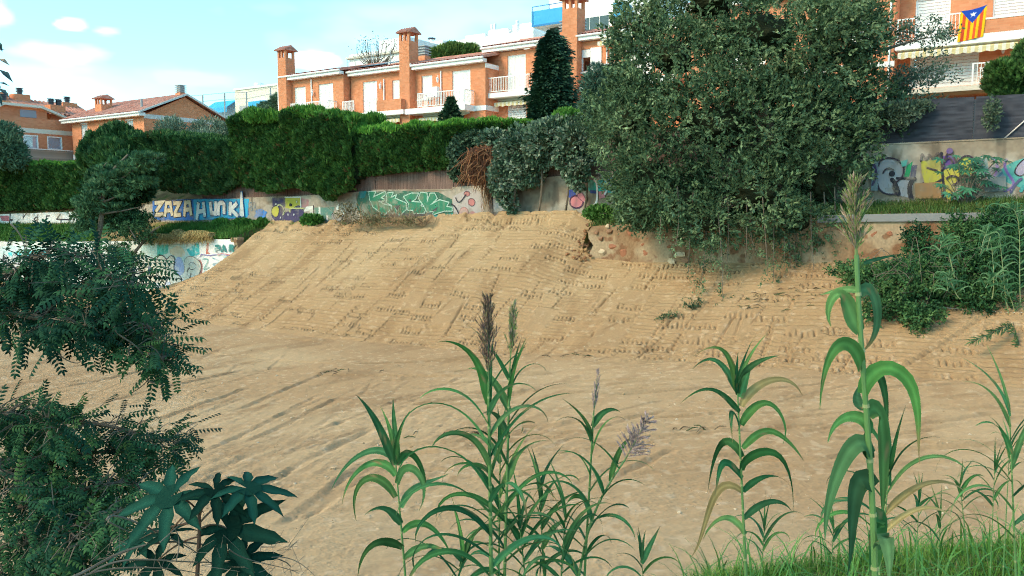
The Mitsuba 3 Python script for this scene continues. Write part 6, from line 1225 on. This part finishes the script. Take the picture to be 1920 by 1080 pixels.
# canes leaning out of the thicket at the right
for i, (q, w_) in enumerate((([(1895, 600), (1880, 500), (1868, 430), (1850, 470)], 'tall drooping cane at the right end of the thicket'), ([(1860, 560), (1862, 490), (1852, 440), (1838, 480)], 'drooping cane beside the tall one in the thicket'), ([(1800, 560), (1786, 535), (1780, 520), (1776, 545)], 'short pale cane tuft at the front of the thicket'), ([(1915, 580), (1912, 470), (1905, 400), (1890, 390)], 'upright cane at the right picture edge above the thicket'), ([(1920, 640), (1895, 560), (1870, 520), (1848, 540)], 'arching cane low at the right of the thicket'), ([(1790, 520), (1778, 470), (1770, 450), (1762, 470)], 'cane before the grey patch of the old wall'))):
    rg = np.random.default_rng(400 + i); k = thing('thicket_cane', w_, 'cane', 'canes in the right thicket'); qq = smooth_path([P(u, v, 27.2 - .1 * j) for j, (u, v) in enumerate(q)], 24); m = MB().tube(qq, np.linspace(.018, .006, 24), 5, (.30, .34, .16)); part(k, 'stalk', m.mesh(), 'm_gloss', color=m.col())
    for j in range(4, 24):
        for _ in range(2):
            d = nrm(np.array([rg.normal(0, .8), rg.normal(0, .5), .5])); ln = rg.uniform(.5, 1.0); path = [qq[j], qq[j] + d * ln * .4, qq[j] + d * ln * .62 + [0, 0, -.12 * ln], qq[j] + d * ln * .75 + [0, 0, -.5 * ln]]; v, f = blade_mesh(path, .055, nrm(np.array([rg.normal(0, .3), -1, .4])), .2, 8); cc = np.tile(np.array([(.06, .16, .07), (.10, .22, .10), (.16, .28, .14)][int(rg.integers(0, 3))]), (len(v), 1)); part(k, 'leaf', (v, f), 'm_reed', True, cc)
k = thing('fallen_cane', 'fallen dry cane lying on the sand at the right', 'cane'); q = [W(*np.array(loc(p)), zg(*loc(p)) + .03) for p in (G0(1755, 688, .9), G0(1880, 702, .9), G0(1925, 706, .9))]; m = MB().tube(smooth_path(q, 10), .014, 5); part(k, 'stem', m.mesh(), 'm_cream')
k = thing('cut_branch', 'cut leafy cane lying on the bank below the thicket', 'branch'); e0, e1 = P(1825, 640, 25.2), P(1900, 605, 26); m = MB().tube([e0, e1, P(1925, 690, 25)], .012, 4); part(k, 'stem', m.mesh(), 'm_bark'); pp = np.array([e0 + (e1 - e0) * t for t in rng.random(120)] + [e1 + (P(1925, 690, 25) - e1) * t for t in rng.random(80) * 1.0]); v, f, c = scatter(*quad_t(.14), pp, frames(np.tile([-.7, -.2, -.3], (200, 1)) + rng_dirs(rng, 200) * .6, rng), .32 * rng.uniform(.5, 1.1, 200), tones(rng, pp, [(.05, .12, .05), (.12, .20, .08)])); part(k, 'leaves', (v, f), 'm_leaf', color=c)

# ------------------------------------------------------------------ the dark pinnate tree at the left
def pinnate(n=8):
    v, f = [[-.006, 0, 0], [.006, 0, 0], [0, 1, -.10]], [[0, 1, 2]]; r = np.random.default_rng(2)
    def leaflet(x, y, z, ang, l):
        i = len(v); e = np.array([math.sin(ang), math.cos(ang)]); o = np.array([e[1], -e[0]]) * l * .24
        for t, w, dz in ((0, .15, 0), (.3, 1, .01), (.7, .85, 0), (1, .1, -.04)):
            q = np.array([x, y]) + e * l * t; v.extend([[*(q - o * w), z + dz - .05 * t], [*(q + o * w), z + dz - .05 * t]])
        for j in range(3): a = i + 2 * j; f.extend([[a, a + 1, a + 3], [a, a + 3, a + 2]])
    for i in range(n):
        t = .18 + .78 * i / (n - 1)
        for s in (-1, 1): leaflet(0, t, -.1 * t * t, s * (1.25 - .25 * t) + r.normal(0, .08), .17 * (1.1 - .35 * abs(t - .5)) * r.uniform(.9, 1.1))
    leaflet(0, .98, -.1, 0, .16); return np.array(v), np.array(f)


LOC = [(.008, .032, .022), (.016, .056, .034), (.030, .090, .040), (.08, .15, .042)]  # leaf colours kept dark to stand in for shade on the near bank
k = thing('locust_tree', 'dark pinnate-leaved tree reaching in from the left edge, above and below', 'tree'); rngl = np.random.default_rng(77); m = MB(); pp, ax = [], []
tk = smooth_path([np.array([-4.6, 5.2, 3.0]), P(-140, 900, 5.4), P(-120, 600, 5.5), P(-110, 420, 5.5)], 14); m.tube(tk, np.linspace(.12, .05, 14), 8)
brs = [[(-120, 640), (0, 590), (80, 545), (150, 555), (210, 575), (255, 600)], [(-120, 560), (20, 560), (70, 510), (125, 485), (170, 480)], [(-110, 560), (40, 590), (100, 600), (160, 610)], [(-120, 500), (0, 520), (50, 495), (95, 475)], [(150, 555), (190, 520), (225, 525), (250, 545)], [(210, 575), (270, 605), (300, 650), (305, 675)], [(60, 540), (110, 590), (190, 600), (250, 630)],
       [(-130, 800), (0, 800), (120, 790), (210, 800), (270, 815), (335, 830)], [(-130, 880), (40, 860), (160, 850), (240, 845), (300, 865)], [(-130, 780), (10, 775), (70, 790), (120, 810)], [(-140, 980), (40, 950), (150, 920), (220, 905), (265, 915)], [(-140, 1060), (30, 1020), (140, 990), (220, 960)], [(-140, 1100), (60, 1080), (150, 1050), (200, 1030)], [(-130, 900), (40, 900), (100, 960), (160, 1020)], [(0, 800), (80, 850), (120, 900), (200, 940)]]
for i, br in enumerate(brs):
    Yb = rngl.uniform(4.9, 5.8); Ye = Yb + rngl.uniform(-.7, .4); q = smooth_path([P(u, v, Yb + (Ye - Yb) * j / (len(br) - 1)) for j, (u, v) in enumerate(br)], 26); m.tube(q, np.linspace(.03, .004, 26), 5)
    for j in range(2, 26):
        for _ in range(4 if i > 6 else 3):
            if j < 6 and rngl.random() < .3: continue
            d = nrm((q[min(j + 1, 25)] - q[j - 1]) * 2.2 + rng_dirs(rngl, 1)[0] * .3); ln = rngl.uniform(.05, .28) * (1 - .5 * j / 25); e = q[j] + d * ln * .6 + rng_dirs(rngl, 1)[0] * np.array([.12, .30, .10]); m.tube([q[j], (q[j] + e) / 2 + [0, 0, .02], e], [.005, .004, .002], 3)
            for _ in range(2): pp.append(q[j] + (e - q[j]) * rngl.uniform(.4, 1)); dd = rng_dirs(rngl, 1)[0] * .8 + d * .8; ax.append(dd + np.array([.1, 0, -.1 - .35 * rngl.random()]))
for tw in ([(215, 605), (220, 625), (250, 645), (270, 670), (278, 700), (275, 715), (245, 738)], [(276, 714), (300, 720), (325, 722)], [(245, 645), (243, 665), (262, 678)], [(270, 690), (290, 690), (312, 692)], [(100, 635), (104, 655), (125, 675), (148, 680), (150, 665)], [(64, 640), (90, 650), (103, 658)], [(20, 420), (40, 445), (48, 480)]): m.tube(smooth_path([P(u, v, 5.0) for u, v in tw], 14), np.linspace(.006, .0025, 14), 4)
for u, v in ((262, 660), (255, 668), (275, 672), (248, 650), (240, 660), (268, 650)): pp.append(P(u, v, 5.0)); ax.append(np.array([rngl.normal(0, .6), 0, -.2]))
for i in range(900):                                      # unseen rest of its crown on the left, added to shade the foreground
    pp.append(np.array([-6.0, 4.6, 7.0]) + rng_dirs(rngl, 1)[0] * rngl.random() ** .4 * np.array([1.7, 1.8, 1.6])); ax.append(rng_dirs(rngl, 1)[0] + [0, 0, -.3])
part(k, 'branches', m.mesh(), 'm_bark'); pp, ax = np.array(pp), np.array(ax); n = len(pp); roll = np.tile([0, -.25, 1.0], (n, 1)) + rng_dirs(rngl, n) * .55
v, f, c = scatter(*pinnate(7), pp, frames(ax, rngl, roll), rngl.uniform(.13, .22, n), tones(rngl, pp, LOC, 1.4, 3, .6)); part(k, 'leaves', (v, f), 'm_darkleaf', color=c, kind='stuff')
k = thing('overhanging_twig', 'drooping leafy twig at the upper left picture edge', 'twig'); m = MB().tube(smooth_path([P(-30, 60, 3.4), P(-6, 90, 3.4), P(-2, 130, 3.4), P(-4, 175, 3.4)], 10), np.linspace(.006, .002, 10), 5); part(k, 'stem', m.mesh(), 'm_bark')
for (u, v, e, l) in ((-4, 75, (.2, 0, -.6), .05), (-4, 95, (1, 0, .2), .03), (-4, 110, (1, -.2, -.5), .06), (-2, 130, (1, 0, -.9), .075), (-4, 155, (1, .2, -.25), .045), (-4, 165, (.9, 0, -.7), .06), (-3, 172, (.2, 0, -1), .06)):
    pv, pf = leaf_t(.34); vv, ff, cc = scatter(pv, pf, P(u, v, 3.4)[None], frames(np.array([e]), rngl, np.array([[0, -.6, 1.0]])), [l], np.array([[.012, .045, .05]])); part(k, 'leaf', (vv, ff), 'm_gloss', color=cc)

# ------------------------------------------------------------------ castor bean in the foreground and dry branches
k = thing('castor_bean', 'large dark castor plant with big star-shaped leaves in the lower left foreground', 'plant'); Y = 3.6; m = MB(); st = smooth_path([P(366, 1180, Y), P(371, 1060, Y), P(374, 985, Y), P(372, 952, Y)], 16); m.tube(st, np.linspace(.012, .007, 16), 7, (.10, .06, .045))
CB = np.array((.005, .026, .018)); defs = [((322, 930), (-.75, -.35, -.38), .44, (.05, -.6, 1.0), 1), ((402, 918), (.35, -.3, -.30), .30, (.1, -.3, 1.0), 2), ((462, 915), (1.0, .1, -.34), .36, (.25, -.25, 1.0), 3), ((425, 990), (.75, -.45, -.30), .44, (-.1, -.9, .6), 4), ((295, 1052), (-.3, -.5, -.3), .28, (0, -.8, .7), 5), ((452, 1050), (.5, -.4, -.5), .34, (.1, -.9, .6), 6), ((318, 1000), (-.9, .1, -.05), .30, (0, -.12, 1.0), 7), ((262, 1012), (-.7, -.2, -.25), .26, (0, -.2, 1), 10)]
for (uv, e, s, ro, sd) in defs:
    q = P(*uv, Y - .1 + .02 * sd); j = st[-1 - (sd % 7)]; m.tube(smooth_path([j, (j + q) / 2 + [0, 0, .02], q], 8), np.linspace(.005, .0035, 8), 5, (.13, .07, .045)); pv, pf = palm_leaf(8 if sd != 5 else 7, sd); vv, ff, cc = scatter(pv, pf, q[None], frames(np.array([e], float), rngl, np.array([ro], float)), [s * 1.1], CB[None] * (1.5 if sd in (1, 3, 10) else rngl.uniform(.7, 1.1)), np.where((np.arange(len(pv)) % 3 == 2) & (np.arange(len(pv)) < 145), 1.9, 1.0)); part(k, 'leaf', (vv, ff), 'm_darkleaf', True, cc)  # light put into the leaf colours: lit leaves lighter, the others darker
part(k, 'stem', m.mesh(), 'm_gloss', color=m.col()); p0 = P(373, 952, Y - .02); n = 26; pp = p0 + rng_dirs(rngl, n) * np.array([.03, .03, .012]); v, f, c = scatter(*quad_t(.35), pp, frames(rng_dirs(rngl, n) + [0, 0, .5], rngl), .022 * np.ones(n), tones(rngl, pp, [(.12, .05, .03), (.2, .12, .04)])); part(k, 'bud_cluster', (v, f), 'm_gloss', color=c)
k = thing('bare_branch', 'bare grey branches arching through the castor plant', 'branch'); m = MB()
for q, r in (([(130, 1085), (180, 1060), (230, 1035), (300, 1017), (360, 1018), (430, 1030), (510, 1045), (545, 1062)], .007), ([(170, 1075), (240, 1050), (330, 1052), (420, 1054), (480, 1048)], .005), ([(200, 975), (230, 970), (300, 1000), (350, 1025), (400, 1060)], .005), ([(203, 978), (226, 990), (260, 1005)], .004), ([(300, 1017), (330, 990), (345, 975)], .003), ([(430, 1030), (470, 1050), (520, 1062), (560, 1075)], .003), ([(330, 1052), (335, 1010), (320, 985)], .003), ([(510, 1045), (550, 1050), (590, 1080)], .0025), ([(150, 1085), (200, 1068), (300, 1065), (380, 1078)], .005)): m.tube(smooth_path([P(u, v, 3.3 + .1 * i) for i, (u, v) in enumerate(q)], 20), np.linspace(r, r * .35, 20), 5)
for i in range(30): u, v = rngl.uniform(180, 560), rngl.uniform(1010, 1075); p = P(u, v, 3.5); m.tube([p, p + rng_dirs(rngl, 1)[0] * .07, p + rng_dirs(rngl, 1)[0] * .13], [.0018, .0014, .001], 3)
part(k, 'twigs', m.mesh(), 'm_bark', kind='stuff')
# ------------------------------------------------------------------ bank grass
n = 32000; x = rngl.uniform(.6, 4.6, n); y = rngl.uniform(3.4, 5.9, n); p = np.stack([x, y, bank(x, y)], -1); kp = rngl.random(n) < np.clip((x - .5) / .5, .15, 1); v, f, c = blades(rngl, p[kp], .15 * np.repeat(1, kp.sum()) * (.6 + .9 * meshkit.fbm(p[kp] * 2.2, 2, 5)), .0026, [(.04, .12, .018), (.08, .20, .028), (.13, .28, .04), (.24, .30, .08)], .8, 3, 91); lot = rngl.random(len(c) // 8) < .06; c[np.repeat(lot, 8)] = (.34, .28, .13)
kk = key('bank_grass'); put(kk, (v, f), 'm_leaf', color=c); labels[kk] = {'kind': 'stuff', 'label': 'lush green grass on the near bank', 'category': 'grass'}
n = 1300; x = rngl.uniform(.9, 4.6, n); y = rngl.uniform(3.6, 5.6, n); p = np.stack([x, y, bank(x, y)], -1); v, f, c = blades(rngl, p, .34, .009, [(.05, .16, .04), (.08, .22, .05), (.12, .28, .06)], .9, 4, 93)
kk = key('broad_bank_grass'); put(kk, (v, f), 'm_leaf', color=c); labels[kk] = {'kind': 'stuff', 'label': 'broad-bladed grass on the near bank', 'category': 'grass'}
tw = np.random.default_rng(66); m = MB()
for (u, v, s_, n_) in ((1415, 682, 26, 22), (1470, 685, 22, 14), (1520, 688, 14, 12), (1790, 600, 40, 14), (1700, 640, 30, 12), (640, 705, 60, 8), (1100, 690, 90, 10), (1330, 870, 60, 8), (900, 860, 120, 8)):
    for i in range(n_):
        a, b = loc(G0(u + tw.normal(0, s_ * .6), v + tw.normal(0, 3), .3)); p = W(a, b, zg(a, b) + .03); d = rng_dirs(tw, 1)[0] * [.22, .22, .06]; m.tube([p - d, p + rng_dirs(tw, 1)[0] * .03 + [0, 0, .04], p + d], [.012, .016, .008], 4, np.array([(.10, .075, .05), (.17, .13, .08), (.06, .09, .04)][i % 3]))
kk = key('scattered_twigs'); put(kk, m.mesh(), 'm_dry', color=m.col()); labels[kk] = {'kind': 'stuff', 'label': 'bits of dark twigs and roots scattered on the sand', 'category': 'twigs'}
# stones lying on the pit floor
n = 1100; P2 = []; mst = MB()
for i in range(n):
    u, v = rngl.uniform(60, 1900), rngl.uniform(640, 1075); a, b = loc(G0(u, v, .2)); r = .009 + .03 * rngl.random() ** 6 + .008 * (v < 760); vv, ff = trimesh.creation.icosphere(1, 1.0).vertices, trimesh.creation.icosphere(1, 1.0).faces
    vv = vv * r * rngl.uniform(.6, 1.2, 3) * (.8 + .4 * rngl.random((len(vv), 1))); mst.add(W(a, b, zg(a, b)) + vv, ff, np.array([(.55, .45, .32), (.42, .30, .18), (.50, .42, .31), (.30, .2, .11)][i % 4]))
kk = key('pebbles'); put(kk, mst.mesh(), 'm_dry', color=mst.col()); labels[kk] = {'kind': 'stuff', 'label': 'small stones and clods scattered on the sand', 'category': 'stones'}

# ------------------------------------------------------------------ the person at the open window
def person():
    import manifold3d as m3
    k = thing('person', 'person in dark clothes standing just inside the open window', 'person'); a0, b0, z0 = -.45, B5 + .75, 14.32
    J = dict(pel=(0, 0, .95, .13), chest=(0, 0, 1.28, .155), neck=(0, 0, 1.46, .06), head=(0, -.02, 1.62, .10), crown=(0, 0, 1.68, .095), sl=(-.18, 0, 1.40, .065), sr=(.18, 0, 1.40, .065), el=(-.25, -.05, 1.12, .048), er=(.25, -.05, 1.12, .048), wl=(-.20, -.32, 1.02, .035), wr=(.20, -.32, 1.02, .035), hl=(-.18, -.40, 1.0, .035), hr=(.18, -.40, 1.0, .035), pl=(-.1, 0, .9, .11), prr=(.1, 0, .9, .11), kl=(-.11, 0, .48, .065), kr=(.11, 0, .48, .065), al=(-.11, .02, .08, .045), ar=(.11, .02, .08, .045), fl=(-.11, -.13, .04, .04), fr=(.11, -.13, .04, .04), nose=(0, -.118, 1.61, .016), chin=(0, -.07, 1.54, .04))
    bones = [('pel', 'chest'), ('chest', 'neck'), ('neck', 'head'), ('head', 'crown'), ('head', 'chin'), ('head', 'nose'), ('chest', 'sl'), ('chest', 'sr'), ('sl', 'el'), ('sr', 'er'), ('el', 'wl'), ('er', 'wr'), ('wl', 'hl'), ('wr', 'hr'), ('pel', 'pl'), ('pel', 'prr'), ('pl', 'kl'), ('prr', 'kr'), ('kl', 'al'), ('kr', 'ar'), ('al', 'fl'), ('ar', 'fr')]
    for s, h in ((-1, 'hl'), (1, 'hr')):
        for i in range(5):
            J[f'{h}{i}'] = (s * .18 + (i - 2) * .018 * s, -.47 + .012 * abs(i - 2) + (.04 if i == 0 else 0), .985, .009); J[f'{h}b{i}'] = (s * .18 + (i - 2) * .015 * s, -.42, 1.0, .011); bones.append((f'{h}b{i}', f'{h}{i}'))
    sph = lambda j: m3.Manifold.sphere(J[j][3], 14).translate(J[j][:3]); body = m3.Manifold()
    for x, y in bones: body = body + m3.Manifold.batch_hull([sph(x), sph(y)])
    me = body.refine_to_length(.04).to_mesh(); v, f = np.array(me.vert_properties[:, :3], float), np.array(me.tri_verts); t = trimesh.Trimesh(v, f, process=True); trimesh.smoothing.filter_taubin(t, iterations=4); v, f = np.array(t.vertices), np.array(t.faces)
    skin = (v[:, 2] > 1.45) | (v[:, 1] < -.33); c = np.where(skin[:, None], (.48, .27, .19), np.where((v[:, 2] > .92)[:, None], (.11, .06, .14), (.05, .06, .10)))
    for x in (-.035, .035): c[np.linalg.norm(v - np.array([x, -.10, 1.64]), axis=1) < .018] = (.03, .02, .02)
    c[np.linalg.norm((v - np.array([0, -.10, 1.565])) * [.5, 1, 1.6], axis=1) < .02] = (.35, .10, .09)
    part(k, 'body', (W(a0 + v[:, 0], b0 + v[:, 1], z0 + v[:, 2]), f), 'm_cloth', True, c); s = trimesh.creation.icosphere(3, 1.0); w = s.vertices[:, 2] * .5 - (-s.vertices[:, 1]) * .8 > -.35
    hv = s.vertices * [.112, .118, .12] + [0, .01, 1.67]; ff = s.faces[w[s.faces].all(1)]; part(k, 'hair', (W(a0 + hv[:, 0], b0 + hv[:, 1], z0 + hv[:, 2]), ff), 'm_cloth', True, np.tile((.03, .02, .015), (len(hv), 1)))


person()
